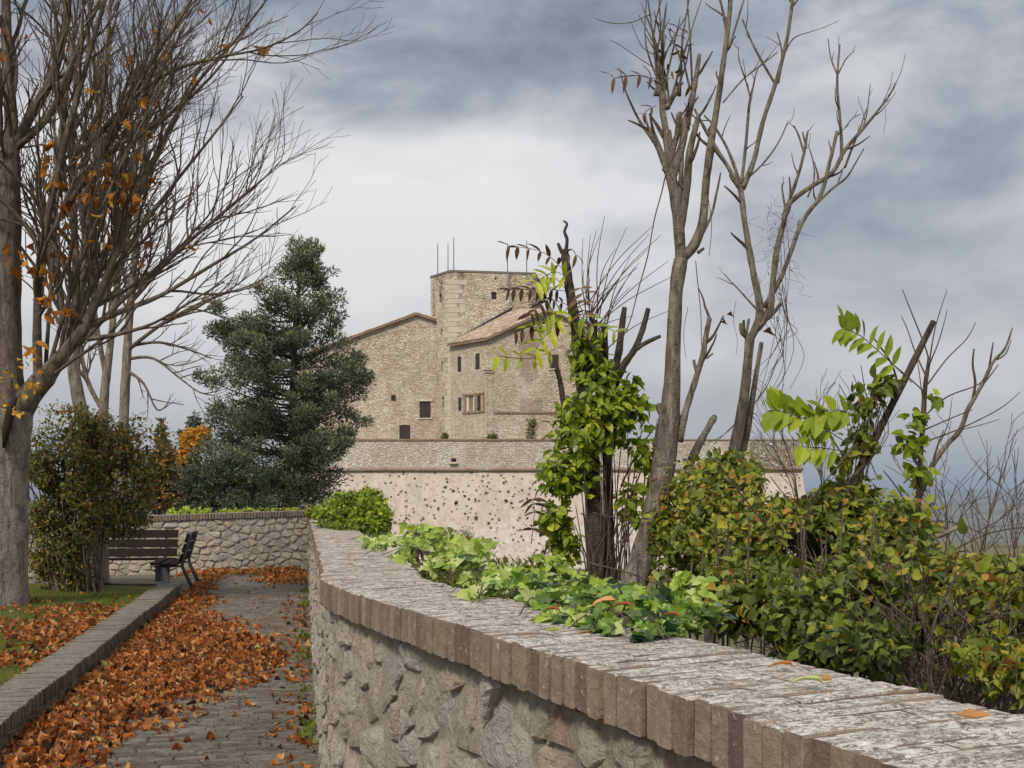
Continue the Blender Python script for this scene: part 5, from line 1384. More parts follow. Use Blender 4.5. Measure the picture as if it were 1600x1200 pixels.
# ================================================================== ivy
def ivy_coping():
    rng = random.Random(701); fr = [(575, 858), (600, 868), (640, 884), (690, 900), (740, 938), (790, 955), (840, 972), (900, 985), (960, 1001), (1000, 1007), (1040, 996), (1080, 990), (1115, 994), (1125, 985)]
    t = thing('ivy', 'bright green ivy creeping over the wall coping in front of the cut trees', 'ivy', cop(900, 960)); ins = []
    S = MB()
    fx = [a[0] for a in fr]; fy = [a[1] for a in fr]
    for _ in range(4200):
        x = rng.uniform(572, 1125); f = np.interp(x, fx, fy); depth = np.interp(x, [572, 620, 700, 800, 900, 1000, 1120], [8, 20, 32, 52, 64, 56, 18])
        a = rng.random() ** 1.15; y = f - a * depth
        if noise.noise(Vector((x * .022, y * .06, 2))) < -.16 + .5 * (1 - a) * .6: continue
        p = cop(x, max(y, 800), 0); hmax = (.012 + .058 * sst(.05, .6, a)) * np.interp(x, [572, 640, 720, 780, 1000, 1120], [.5, 1.15, 1.2, .7, .75, .6]); h = rng.random() * hmax + .012
        p.z += h; s = rng.choice([.018, .026, .032, .038, .044, .056]) * rng.uniform(.85, 1.15) * np.interp(x, [572, 700, 1100], [1.25, 1.2, .95])
        d = Vector((rng.uniform(-1, 1), rng.uniform(-1.0, .3), rng.uniform(-.45, .35))); n = Vector((0, -.45, .8)) + rv(rng) * .85
        lime = np.interp(x, [572, 760, 860, 1000, 1060, 1120], [.80, .76, .62, .46, .55, .78]); v = rng.gauss(lime + .06, .2) - (.45 if rng.random() < .24 else 0) + (.28 if rng.random() < .12 else 0)
        ins.append((rng.choice(['ivy', 'ivy', 'ivy2']), frame(p, d, n, s), clampv(v), s))
    for _ in range(260):                                   # upright sprigs
        x = rng.choice([rng.gauss(650, 14), rng.gauss(735, 12), rng.gauss(700, 25), rng.gauss(1070, 16), rng.gauss(870, 10)]); y = np.interp(x, fx, fy) - np.interp(x, [572, 700, 900, 1100], [18, 36, 60, 20]); p = cop(x, y, rng.uniform(.03, .15) if x < 800 else rng.uniform(.03, .12)); s = rng.uniform(.04, .07) * (1 if x < 800 else .68)
        ins.append(('ivy2', frame(p, Vector((rng.uniform(-1, 1), -.3, rng.uniform(-.6, .5))), Vector((0, -.8, .4)) + rv(rng) * .5, s), clampv(rng.gauss(.8, .12)), s))
    for k in range(60):
        x = rng.uniform(590, 1080); f = np.interp(x, fx, fy); p0 = cop(x, f - 30, .02); p1 = cop(x + rng.uniform(-70, 70), f - rng.uniform(-4, 24), .02); S.tube(catmull([p0, p0.lerp(p1, .5) + Vector((0, 0, .02)), p1], 4), [.0022] * 9, 4)
    S.obj('stems', BARK_TWIG, t); scatter(ins, IVYLEAF, t, 'leaf', 'foliage', 300, 9)
    # dead leaves caught in the ivy
    for (x, y, s, lab) in ((945, 972, .075, 'large pale tan withered leaf caught on top of the ivy'), (862, 985, .05, 'rust brown leaf at the front of the ivy, left one'), (972, 978, .06, 'rust brown leaf caught in the middle of the ivy'), (1048, 995, .05, 'small tan leaf at the right end of the ivy')):
        p = cop(x, y, .05); b = MB(); v, f = TEMPL['dead9']; M4 = frame(p, Vector((1, .2 if s > .07 else -.5, .1)), Vector((.1, -.25, 1)), s)
        b.add([tuple((M4 @ np.array([*a, 1]))[:3] - np.array(p)) for a in v], f, .9 if s > .07 else .4); o = bpy.data.objects.new('withered_leaf', b.mesh('withered_leaf', DEADLEAF)); put(o); o.location = p; tag(o, lab, 'fallen leaf', 'withered leaves caught in the ivy')
ivy_coping()
def ivy_mound():
    rng = random.Random(711); Z = 10.6; t = thing('ivy_mound', 'mound of yellow green ivy spilling over the wall near the far corner', 'ivy', P(555, 840, Z))
    bl = [PB(500, 800, Z + .8, 22, 10, .3), PB(600, 805, Z - .5, 16, 22, .2), PB(545, 782, Z, 30, 14, .3), PB(578, 778, Z, 20, 18, .3), PB(555, 792, Z, 38, 26, .45), PB(530, 800, Z + .4, 36, 24, .4), PB(580, 800, Z - .4, 26, 30, .35), PB(590, 822, Z - .6, 20, 18, .3), PB(520, 815, Z + .2, 28, 12, .3), PB(555, 818, Z - .3, 40, 14, .35), PB(575, 775, Z, 14, 12, .3)]
    b = MB()
    for k in range(8): limb(b, [(560 + rng.gauss(0, 10), 850, 2), (560 + rng.gauss(0, 20), 815, 1.5), (560 + rng.gauss(0, 28), 785, 1)], Z, 4, 3, 0, 0, rng)
    root(b, P(560, 850, Z), .03); b.obj('stems', BARK_TWIG, t)
    def vf(p, tt, r):
        yy = HOR - F * (p.z - EYE) / p.y; return clampv(r.gauss(.44, .24) - .2 * sst(800, 835, yy))
    scatter(foliage(bl, 5200, .05, rng, ['ivy', 'ivy2', 'ovate', 'lance'], vf, .45, .30, 6), LIMELEAF, t, 'leaf', 'foliage', 0, 9)
    # runners along the end wall's top
    for (x0, x1, Z, lab, seed) in ((262, 330, 22.6, 'bright ivy shoots on the left part of the end wall coping', 5), (335, 470, 23.2, 'thin line of ivy shoots on the right part of the end wall coping', 6)):
        rr = random.Random(seed); t2 = thing('ivy_runner', lab, 'ivy', P((x0 + x1) / 2, 800, Z)); ins = []; b = MB(); pts = []
        for i in range(130 if seed == 5 else 90):
            x = rr.uniform(x0, x1); hh = abs(noise.noise(Vector((x * .05, seed, 0)))) * (24 if seed == 5 else 6) + 1.5; y = np.interp(x, [212, 474], [804, 795]) - rr.random() * hh; p = P(x, y, Z + rr.uniform(-.2, .3)); s = rr.uniform(.05, .10)
            ins.append(('ivy2', frame(p, rv(rr), Vector((0, -.7, .6)) + rv(rr) * .5, s), clampv(rr.gauss(.7, .2)), s))
        for i in range(6): pts.append(P(x0 + (x1 - x0) * i / 5, np.interp(x0 + (x1 - x0) * i / 5, [212, 474], [803, 794]), Z))
        b.tube(pts, [.006] * 6, 4); b.obj('stem', BARK_TWIG, t2); scatter(ins, LIMELEAF, t2, 'leaf', 'foliage', 0, 9)
ivy_mound()

# ================================================================== cut trees beyond the wall
def frond(S, ins, pts_px, Z, n, ll, rng, var, keys=('lance', 'lance2'), droop=.25, pair=True, w=.0018):
    pts = catmull([P(x, y, Z + dz) for x, y, dz in pts_px], 5); S.tube(pts, [w] * len(pts), 4)
    for k in range(n):
        f = .25 + .75 * k / max(1, n - 1); i = min(int(f * (len(pts) - 1)), len(pts) - 2); p = pts[i].lerp(pts[i + 1], f * (len(pts) - 1) - i); d = (pts[i + 1] - pts[i]).normalized()
        side = d.cross(Vector((0, -1, .15))).normalized()
        for sg in ((-1, 1) if pair else (1,)):
            dd = (d * .45 + side * sg * .8 + Vector((0, -.15, -droop)) + rv(rng) * .15); s = ll * rng.uniform(.75, 1.15)
            ins.append((rng.choice(keys), frame(p, dd, Vector((0, -.6, .8)) + rv(rng) * .3, s), clampv(var + rng.gauss(0, .1)), s))
def cap(S, pp, r):                                         # sawn end
    pass
CF_S = dict(seg=.03, jit=.20, up=.10, rmin=.0016, levels=3, kids=[2.2], ref=[.5], ang=(35, 70), bias=Vector((0, 0, .3)), maxl=.16, minl=.03)
CF_T = dict(seg=.06, jit=.16, up=.06, rmin=.0016, levels=3, kids=[3, 3], ref=[.5, .4], ang=(20, 50), bias=Vector((0, 0, .1)), maxl=.45, minl=.05)
def main_cut_tree():
    RS[0] = .80; rng = random.Random(801); Z = 5.0; t = thing('cut_tree', 'tall pollarded bare tree with leaning pale trunk behind the coping', 'tree', P(985, 990, Z)); S = MB()
    limb(S, [(972, 1000, 32), (985, 930, 27), (1008, 860, 25), (1026, 790, 23), (1038, 720, 22), (1046, 650, 21), (1050, 600, 16), (1053, 520, 14), (1057, 450, 13), (1064, 405, 14)], Z, 14, 5, .05, 0, rng, .03)
    root(S, P(972, 1000, Z), 32 * .8 * Z / F); S.obj('trunk', BARK_AIL, t, True); RS[0] = .68; L = MB(); T = MB(); tips = []
    def lm(px, kids=1, sides=8, knob=.06, dz=0):
        pp, rr_ = limb(L, px, Z, sides, 4, .06, dz, rng, knob)
        if kids: spawn(T, pp, rr_, sum((a - c).length for a, c in zip(pp, pp[1:])), 2, CF_S, tips, rng, .35)
        return pp
    lm([(1064, 412, 14), (1060, 350, 13), (1052, 290, 12), (1046, 240, 11), (1042, 205, 11)])
    for px in ([(1050, 280, 10), (1066, 225, 9), (1072, 185, 7), (1070, 178, 6)], [(1046, 250, 8), (1058, 210, 7), (1060, 178, 6)], [(1056, 320, 9), (1040, 260, 8), (1022, 215, 8), (1015, 200, 6.5)], [(1060, 372, 9), (1068, 330, 9), (1074, 280, 9), (1078, 235, 8), (1092, 180, 5)],
               [(1044, 220, 8), (1036, 180, 7.5), (1034, 150, 7), (1026, 125, 6.5)], [(1072, 200, 8), (1080, 160, 8), (1086, 130, 6), (1093, 85, 4)], [(1040, 170, 7), (1052, 150, 6.5), (1058, 140, 5)], [(1055, 335, 6), (1062, 300, 6), (1066, 220, 5), (1062, 175, 4.5)]): lm(px)
    lm([(1064, 405, 13), (1085, 382, 12), (1098, 345, 10), (1102, 300, 9), (1108, 240, 8.5), (1120, 170, 7), (1130, 100, 6), (1138, 40, 5.5), (1142, -10, 5), (1146, -80, 4)])
    for px in ([(1137, 60, 3.5), (1130, 20, 3), (1120, -20, 2)], [(1138, 75, 3), (1150, 40, 2.6), (1165, -10, 2)], [(1142, 15, 4), (1135, -30, 3)], [(1088, 384, 4), (1110, 340, 3.5), (1120, 300, 3), (1126, 270, 2)], [(1090, 395, 4.5), (1100, 388, 3.5)],
               [(1022, 222, 4), (1000, 190, 3), (985, 160, 2.4), (975, 135, 1.6), (968, 105, .9)], [(1018, 212, 3), (1010, 190, 2.5), (1008, 175, 1.6)]): lm(px, 0, 6)
    lm([(1060, 690, 11), (1072, 640, 8), (1088, 590, 7), (1098, 555, 6.5), (1104, 520, 6), (1109, 497, 5.5)]); lm([(1090, 585, 4.5), (1086, 572, 4), (1084, 562, 3.5)], 0, 6); lm([(1106, 510, 3.5), (1107, 494, 3)], 0, 6); lm([(1104, 560, 2.5), (1114, 552, 1.8)], 0, 5)
    lm([(1046, 660, 16), (1034, 642, 11), (1030, 630, 9)]); lm([(1062, 790, 15), (1078, 725, 10), (1100, 680, 9), (1116, 652, 8)], 0, 8, .1, .15)
    # sprouts around the pollard heads
    for k in range(26):
        x0, y0 = rng.choice([(1035, 140), (1045, 170), (1080, 140), (1030, 150), (1060, 150)]); x1 = x0 + rng.gauss(-4, 24); y1 = y0 - rng.uniform(50, 190)
        lm([(x0 + rng.gauss(0, 5), y0, 3), ((x0 * 1.2 + x1 * .8) / 2 + rng.gauss(0, 5), (y0 + y1) / 2, 2.2), (x1, y1, 1.1)], 0, 5, .05, rng.uniform(-.05, .05))
    for px in ([(1018, 22, 1.2), (985, 35, 1.1), (955, 36, 1), (928, 28, .7)], [(1020, 105, 1.2), (990, 85, 1), (968, 70, .8), (952, 62, .6)], [(1030, 88, 1.3), (1005, 75, 1), (990, 45, .9), (987, 36, .7)], [(1028, 130, 1), (1000, 118, .8), (965, 120, .6)]): lm(px, 0, 4)
    # hanging vine
    v = MB()
    limb(v, [(1078, 200, 1.6), (1045, 260, 1.7), (1034, 300, 1.6), (1022, 345, 1.5), (1012, 400, 1.5), (998, 450, 1.4), (985, 500, 1.3), (972, 530, 1)], Z - .1, 5, 4, 0, 0, rng); limb(v, [(1087, 408, 1), (1090, 440, 1.1), (1095, 490, 1), (1096, 540, .9)], Z - .05, 4, 4, 0, 0, rng)
    for px in ([(1105, 300, .8), (1112, 350, .8), (1108, 400, .7)], [(1075, 480, .7), (1068, 520, .7), (1072, 560, .6)]): limb(v, px, Z - .06, 4, 4, 0, 0, rng)
    v.obj('hanging_vine', BARK_TWIG, t); L.obj('limbs', BARK_AIL, t, True); T.obj('spurs', BARK_RED, t, kind='stuff')
    ins = []; S2 = MB()
    frond(S2, ins, [(1030, 125, 0), (1000, 118, -.05), (960, 122, -.1)], Z, 4, .07, rng, .6, ('lance2',)); frond(S2, ins, [(1045, 75, 0), (1055, 60, 0), (1060, 45, -.05)], Z, 3, .07, rng, .3, ('lance2',)); frond(S2, ins, [(1025, 165, 0), (1012, 172, 0), (1005, 178, 0)], Z, 2, .06, rng, .7, ('lance2',))
    for _ in range(26):
        p = P(rng.gauss(1045, 16), rng.gauss(100, 40), Z - .08); s = rng.uniform(.03, .07); ins.append(('lance2', frame(p, rv(rng) + Vector((0, 0, -.5)), rv(rng), s), clampv(rng.gauss(.5, .25)), s))
    S2.obj('stalks', BARK_RED, t); scatter(ins, BROWNLEAF, t, 'leaf', 'small_leaves', 200, 6)
main_cut_tree()
def second_cut_tree():
    RS[0] = .66; rng = random.Random(811); Z = 6.4; t = thing('cut_tree', 'slender bare tree forking into a wide crown, right of the tall pollarded one', 'tree', P(1130, 960, Z)); S = MB()
    limb(S, [(1112, 960, 18), (1128, 800, 16), (1142, 730, 15), (1156, 660, 13), (1164, 610, 12), (1169, 560, 11), (1172, 525, 11)], Z, 12, 4, .05, 0, rng, .04); limb(S, [(1150, 740, 9), (1166, 680, 9), (1176, 620, 7), (1184, 570, 5.5), (1190, 535, 5)], Z + .05, 8, 4, .05, 0, rng, .05)
    root(S, P(1112, 960, Z), 18 * .66 * Z / F); S.obj('trunk', BARK_AIL, t, True); L = MB(); T = MB(); tips = []
    cf = dict(CF_T); cf.update(kids=[3, 2], bias=Vector((0, 0, .35)), rmin=.0028)
    def lm(px, sides=8, knob=.07, dz=0, kids=1):
        pp, rr_ = limb(L, px, Z, sides, 4, .06, dz, rng, knob)
        if kids: spawn(T, pp, rr_, sum((a - c).length for a, c in zip(pp, pp[1:])), 2, CF_S, tips, rng, .3)
    lm([(1172, 530, 10), (1186, 500, 10), (1186, 470, 9), (1176, 420, 8), (1164, 350, 7), (1158, 300, 7), (1155, 290, 7)])
    lm([(1155, 292, 6), (1138, 262, 5), (1115, 225, 4.5), (1098, 195, 4), (1085, 170, 2.5)]); lm([(1157, 290, 5), (1140, 240, 3.5), (1118, 200, 3), (1100, 180, 2)])
    lm([(1160, 295, 7), (1178, 250, 6), (1192, 190, 5.5), (1212, 130, 5), (1228, 70, 4.5), (1236, 20, 4), (1242, -30, 3)], kids=0)
    lm([(1212, 132, 3.5), (1190, 95, 3), (1172, 60, 2.5), (1160, 30, 1.8)]); lm([(1216, 130, 3), (1222, 85, 2.5), (1214, 50, 1.8)]); lm([(1225, 85, 2), (1240, 60, 1.5), (1265, 50, 1), (1290, 42, .6)]); lm([(1240, 8, 2.5), (1228, -8, 2)]); lm([(1240, 8, 2.5), (1252, -8, 2)])
    lm([(1158, 290, 4), (1165, 230, 3.8), (1170, 170, 3.2), (1174, 150, 3)]); lm([(1173, 155, 2.5), (1165, 125, 2), (1155, 95, 1.6), (1154, 72, 1)]); lm([(1173, 155, 2.5), (1180, 120, 2), (1184, 108, 1.2)]); lm([(1160, 285, 2.6), (1190, 258, 2.2), (1215, 225, 1.8), (1232, 188, 1.2)])
    lm([(1130, 160, 2), (1160, 125, 2), (1185, 105, 2), (1214, 82, 1.5)], dz=.1)
    # right limb
    lm([(1180, 515, 10), (1200, 490, 9), (1206, 460, 8), (1212, 400, 7), (1224, 350, 6.5), (1232, 320, 6), (1262, 295, 5.5), (1300, 270, 5), (1320, 235, 4.5), (1345, 205, 4), (1370, 175, 3), (1392, 145, 2.4), (1402, 125, 1.4)])
    lm([(1194, 480, 6), (1222, 430, 5.5), (1252, 350, 5), (1282, 305, 4.8), (1296, 255, 4.5), (1308, 205, 4)]); lm([(1314, 250, 4.5), (1315, 225, 4), (1312, 180, 3.5), (1308, 130, 3), (1312, 70, 2.2)]); lm([(1309, 118, 2.4), (1298, 90, 1.8), (1294, 60, .9)]); lm([(1310, 115, 2), (1322, 92, 1.4), (1335, 80, .7)])
    lm([(1230, 322, 4.5), (1245, 280, 4), (1256, 240, 3.6), (1262, 205, 2.4)]); lm([(1257, 242, 3), (1248, 212, 2.4), (1240, 196, 1.5)]); lm([(1260, 232, 2.6), (1254, 206, 2)]); lm([(1228, 330, 3), (1222, 295, 2.2), (1225, 285, 1.5)])
    lm([(1272, 322, 3.4), (1300, 295, 2.8), (1322, 278, 2.4), (1336, 256, 1.8), (1350, 232, 1.2)], kids=0); lm([(1308, 290, 1.8), (1318, 262, 1.2)]); lm([(1262, 308, 2.2), (1272, 280, 2), (1270, 250, 1.6), (1262, 225, 1)]); lm([(1345, 205, 2.4), (1354, 180, 1.6), (1360, 130, .8)]); lm([(1380, 160, 1.2), (1392, 130, .8), (1394, 112, .5)])
    lm([(1320, 262, 3), (1332, 230, 2.6), (1342, 205, 2), (1354, 170, 1.4)]); lm([(1320, 200, 1.4), (1332, 185, 1.2), (1345, 178, .8)])
    # stubs around the fork
    for px in ([(1196, 500, 6), (1205, 475, 6), (1208, 468, 5.5)], [(1200, 498, 5), (1214, 482, 4.5), (1222, 472, 4)], [(1172, 530, 7), (1160, 520, 6), (1158, 505, 5)], [(1162, 520, 4), (1162, 500, 3)], [(1166, 522, 4), (1170, 498, 3.2)], [(1184, 485, 3), (1170, 470, 2.4), (1152, 450, 2), (1140, 438, 1.4), (1132, 428, 1)]): lm(px, 7)
    L.obj('limbs', BARK_AIL, t, True); T.obj('spurs', BARK_RED, t, kind='stuff')
    v = MB()
    for k in range(15):                                    # tangled dry climber hanging from the fork
        x0 = rng.uniform(1196, 1228); y0 = rng.uniform(330, 500); x1 = x0 + rng.gauss(6, 12); y1 = rng.uniform(520, 640); limb(v, [(x0, y0, .7), (x0 + rng.gauss(4, 5), (y0 * 2 + y1) / 3, .7), (x1 + rng.gauss(0, 5), (y0 + 2 * y1) / 3, .7), (x1 - rng.uniform(0, 40), y1, .6)], Z + rng.uniform(-.1, .1), 4, 4, 0, 0, rng)
    for k in range(60):
        x0 = rng.gauss(1215, 16); y0 = rng.uniform(300, 480); limb(v, [(x0, y0, .4), (x0 + rng.gauss(0, 8), y0 + rng.uniform(2, 14), .4), (x0 + rng.gauss(0, 14), y0 + rng.uniform(4, 26), .35)], Z + rng.uniform(-.15, .15), 3, 3, 0, 0, rng)
    for px in ([(1215, 560, .9), (1200, 600, .9), (1170, 640, .8), (1130, 680, .8), (1085, 700, .7)], [(1208, 580, .8), (1192, 615, .8), (1160, 650, .8), (1115, 695, .7)], [(1150, 470, .6), (1146, 500, .6), (1152, 530, .5), (1150, 555, .5)], [(1382, 160, .5), (1384, 185, .5), (1380, 210, .5)]): limb(v, px, Z, 4, 4, 0, 0, rng)
    v.obj('dry_climber', BARK_TWIG, t, kind='stuff')
    ins = []
    for _ in range(60):
        p = P(rng.gauss(1215, 18), rng.uniform(330, 520), Z + rng.uniform(-.1, .1)); s = rng.uniform(.012, .03); ins.append(('lance2', frame(p, rv(rng), rv(rng), s), clampv(rng.gauss(.4, .25)), s))
    for (x, y, s) in ((1202, 522, .075), (1142, 494, .05), (1132, 506, .045), (1130, 500, .03)): ins.append(('dead1', frame(P(x, y, Z - .05), Vector((.8, -.2, -.3)), Vector((0, -1, .4)), s), .95, s))
    scatter(ins, BROWNLEAF, t, 'leaf', 'small_leaves', 60, 5)
second_cut_tree()
def ivied_stump():
    RS[0] = .85; rng = random.Random(821); Z = 5.2; t = thing('ivied_stump', 'broken tree stump wrapped in bright green creeper in front of the castle', 'tree', P(930, 990, Z)); S = MB()
    def lm(px, sides=9, dz=0.0, knob=.07): return limb(S, px, Z, sides, 4, .07, dz, rng, knob)
    lm([(930, 1000, 20), (932, 930, 18), (930, 850, 17), (926, 760, 16), (920, 680, 15), (912, 610, 13), (906, 560, 12), (898, 500, 10), (890, 450, 9), (884, 410, 8), (882, 390, 7)]); lm([(955, 1000, 12), (958, 930, 11), (952, 850, 10), (950, 760, 10), (948, 690, 9), (946, 620, 9)], dz=.04)
    lm([(883, 402, 4), (886, 375, 3.2), (882, 362, 2.8), (886, 350, 2.4), (880, 345, 1.6)]); lm([(884, 405, 4), (876, 390, 3.4), (872, 380, 2.5)]); lm([(912, 700, 8), (895, 660, 6.5), (882, 635, 5.5), (876, 600, 5), (870, 576, 5)])
    lm([(960, 600, 9), (975, 570, 7), (992, 545, 6), (1004, 515, 5.5), (1013, 482, 4.5)]); lm([(995, 545, 4.5), (1010, 535, 4), (1032, 525, 3.2)]); lm([(950, 620, 8), (965, 560, 7), (972, 510, 6), (976, 480, 4.5)]); lm([(940, 600, 9), (936, 555, 9), (934, 528, 8)]); lm([(948, 610, 7), (946, 560, 6), (944, 505, 6)]); lm([(930, 600, 7), (928, 540, 6), (930, 500, 5)])
    root(S, P(930, 1000, Z), 17 * Z / F); root(S, P(955, 1000, Z), 10 * Z / F); S.obj('trunk', BARK_DARK, t, True)
    W = MB()
    for k in range(30):
        x0 = rng.gauss(925, 10); y0 = rng.uniform(470, 560); a = rng.uniform(-.5, 1.05); l = rng.uniform(60, 170); x1 = x0 + math.sin(a) * l; y1 = y0 - math.cos(a) * l; limb(W, [(x0, y0, 1.1), ((x0 + x1) / 2 - 6, (y0 + y1) / 2 - 4, .8), (x1, y1 + rng.uniform(0, 10), .4)], Z + rng.uniform(-.15, .15), 4, 4, 0, 0, rng)
    for k in range(46):                                    # dry stems around the base
        x0 = rng.gauss(950, 22); x1 = x0 + rng.gauss(15, 30); y1 = rng.uniform(640, 820); limb(W, [(x0, 950, 1.5), ((x0 * 2 + x1) / 3, 880, 1.3), (x1, y1, .7)], Z + rng.uniform(-.2, .25), 4, 4, 0, 0, rng)
    for px in ([(970, 760, 1.6), (1000, 700, 1.4), (1030, 660, 1)], [(975, 800, 1.6), (1000, 740, 1.4), (1010, 690, 1)], [(1000, 880, 1.8), (1005, 780, 1.5), (1012, 700, 1.2)]): limb(W, px, Z + .1, 5, 4, 0, 0, rng)
    W.obj('dry_stems', BARK_RED, t, kind='stuff')
    bl = [PB(930, 600, Z, 38, 52, .16), PB(900, 680, Z - .02, 44, 54, .18), PB(940, 670, Z, 44, 44, .18), PB(878, 745, Z, 38, 46, .16), PB(925, 640, Z, 50, 50, .18), PB(868, 805, Z, 27, 46, .14), PB(884, 850, Z, 24, 32, .12), PB(968, 640, Z, 28, 34, .14), PB(915, 545, Z, 22, 26, .12), PB(905, 745, Z, 30, 40, .14)]
    def vf(p, tt, r): return clampv(r.gauss(.52, .24) + .22 * noise.noise(p * 4))
    ins = foliage(bl, 3300, .052, rng, ['ovate', 'ovate2', 'ovate2', 'lance'], vf, .45, .27, 7, .45, .8)
    ins += foliage([PB(1000, 640, Z, 20, 30, .1), PB(1010, 700, Z, 26, 40, .12), PB(985, 600, Z, 20, 20, .1), PB(1025, 770, Z - .05, 30, 24, .1), PB(985, 790, Z + .1, 26, 40, .15)], 300, .06, rng, ['ovate', 'ovate2'], lambda p, tt, r: clampv(r.gauss(.45, .15)), .3, 0, 6, .45)
    scatter(ins, LIMELEAF, t, 'leaf', 'foliage', 300, 9)
    ins = []; S2 = MB(); ins2 = []
    for px, n, v_, l_ in (([(905, 480, 0), (868, 505, -.1), (838, 545, -.15)], 5, .9, .10), ([(895, 500, 0), (860, 490, -.1), (838, 512, -.14)], 5, .8, .10), ([(890, 460, 0), (862, 430, -.08), (838, 440, -.14)], 5, .95, .095), ([(892, 440, 0), (870, 425, -.1), (850, 432, -.12)], 3, .95, .10), ([(880, 540, 0), (830, 560, -.1), (778, 556, -.2)], 5, .85, .085), ([(895, 510, 0), (905, 495, -.15), (925, 508, -.2)], 3, .5, .10), ([(930, 520, 0), (945, 512, -.1), (960, 518, -.15)], 3, .7, .07)):
        frond(S2, ins, px, Z, n, l_, rng, v_)
    for px, n, v_ in (([(885, 455, 0), (850, 452, -.1), (795, 452, -.2)], 8, .3), ([(888, 430, 0), (850, 395, -.1), (796, 384, -.2)], 6, .45), ([(895, 480, 0), (858, 468, -.1), (830, 490, -.2)], 6, .2), ([(890, 510, 0), (850, 505, -.1), (806, 518, -.2)], 6, .4), ([(905, 520, 0), (915, 480, -.1), (908, 450, -.1)], 5, .9), ([(905, 545, 0), (912, 500, -.1), (903, 470, -.12)], 5, .9), ([(880, 400, 0), (893, 390, -.1), (900, 398, -.1)], 2, .8), ([(830, 850, -.1), (835, 800, -.15), (832, 780, -.2)], 4, .2)):
        frond(S2, ins2, px, Z, n, .072, rng, v_, ('lance2', 'lance'), .7)
    S2.obj('stalks', BARK_RED, t); scatter(ins, LIMELEAF, t, 'leaflet', 'more_leaflets', 120, 4); scatter(ins2, BROWNLEAF, t, 'withered_leaflet', 'more_withered', 160, 4)
ivied_stump()

def bank_weeds():
    rng = random.Random(841); t = thing('bank_weeds', 'olive green weeds on the bank behind the ivy, left of the stump', 'weeds', P(790, 960, 6.6)); S = MB()
    RS[0] = .7
    for k in range(40):
        x = rng.uniform(640, 880); z = rng.uniform(6.0, 7.6); root(S, P(x, 960, z), .004); limb(S, [(x, 960, 1.2), (x + rng.gauss(0, 10), 915, 1), (x + rng.gauss(0, 22), rng.uniform(860, 900), .6)], z, 4, 3, 0, 0, rng)
    S.obj('stems', BARK_TWIG, t, kind='stuff')
    bl = [PB(800, 900, 6.6, 60, 16, .3), PB(850, 893, 6.2, 40, 22, .3), PB(740, 905, 7.0, 60, 14, .3), PB(680, 900, 7.4, 40, 14, .3), PB(820, 925, 6.0, 80, 20, .4), PB(720, 930, 6.4, 80, 24, .4)]
    ins = foliage(bl, 1800, .055, rng, ['ovate', 'lance', 'lance'], lambda p, tt, r: clampv(r.gauss(.5, .2)), .3, .2, 4, .2)
    for q in range(5):
        x = 770 + q * 22; frond(S, ins, [(x + 20, 905, 0), (x, 885, -.1), (x - 26, 880, -.2)], 6.3, 6, .06, rng, .55, ('lance',), .3)
    scatter(ins, CREEPLEAF, t, 'leaf', 'foliage', 120, 9)
bank_weeds()
RS[0] = 1.0
# ================================================================== creeper thicket and brush behind the near wall
def behind_wall(p, m=.03):
    return out_dist(p.x, p.y) > COPW + m or p.z > HT + .01
def thicket():
    rng = random.Random(901); t = thing('creeper_thicket', 'dense tangle of green and yellowing creeper behind the near coping', 'creeper', P(1250, 1040, 3.6))
    bl = [PB(1105, 780, 4.7, 70, 62, .35), PB(1140, 740, 4.8, 46, 36, .25), PB(1085, 880, 4.4, 60, 80, .35), PB(1180, 840, 4.3, 90, 70, .35), PB(1260, 850, 4.1, 85, 62, .35), PB(1335, 815, 4.1, 74, 62, .35), PB(1390, 830, 4.0, 52, 66, .3), PB(1160, 930, 3.6, 90, 55, .3), PB(1250, 950, 3.3, 100, 70, .28), PB(1350, 920, 3.4, 80, 80, .3), PB(1320, 1000, 2.9, 90, 40, .2), PB(1420, 880, 3.6, 36, 56, .25), PB(1040, 820, 4.9, 30, 46, .2), PB(1330, 775, 4.2, 46, 30, .2), PB(1230, 800, 4.4, 40, 22, .2)]
    def vf(p, tt, r):
        yy = HOR - F * (p.z - EYE) / p.y; xx = 800 + F * p.x / p.y
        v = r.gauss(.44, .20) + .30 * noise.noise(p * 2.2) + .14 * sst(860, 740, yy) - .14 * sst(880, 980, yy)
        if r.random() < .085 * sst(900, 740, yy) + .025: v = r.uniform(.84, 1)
        return clampv(v)
    bl = [(c, Vector((r.x, r.y * 1.5, r.z))) for c, r in bl]
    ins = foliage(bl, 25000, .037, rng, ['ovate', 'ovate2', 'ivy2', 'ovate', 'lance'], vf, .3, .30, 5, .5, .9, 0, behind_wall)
    S = MB()
    for k in range(110):
        c = bl[rng.randrange(len(bl))]; p = c[0] + Vector((rng.gauss(0, c[1].x * .6), rng.gauss(0, .1), rng.gauss(-.05, c[1].z * .5))); q = p + Vector((rng.gauss(0, .2), rng.gauss(0, .1), rng.gauss(-.1, .2)))
        if behind_wall(p, .06) and behind_wall(q, .06): S.tube(catmull([p, p.lerp(q, .5) + rv(rng) * .05, q], 4), [.0028] * 9, 4)
    for k in range(40):
        x = rng.uniform(1060, 1420); z = rng.uniform(3.2, 4.4); a = P(x, 1060, z); a.z = ground_h(a.x, a.y) - .1; b = P(x + rng.gauss(0, 40), rng.uniform(800, 900), z); S.tube(catmull([a, a.lerp(b, .5) + rv(rng) * .08, b], 4), [.008 - .0006 * i for i in range(9)], 5)
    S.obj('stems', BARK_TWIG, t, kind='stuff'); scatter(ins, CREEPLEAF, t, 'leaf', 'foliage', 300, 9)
thicket()
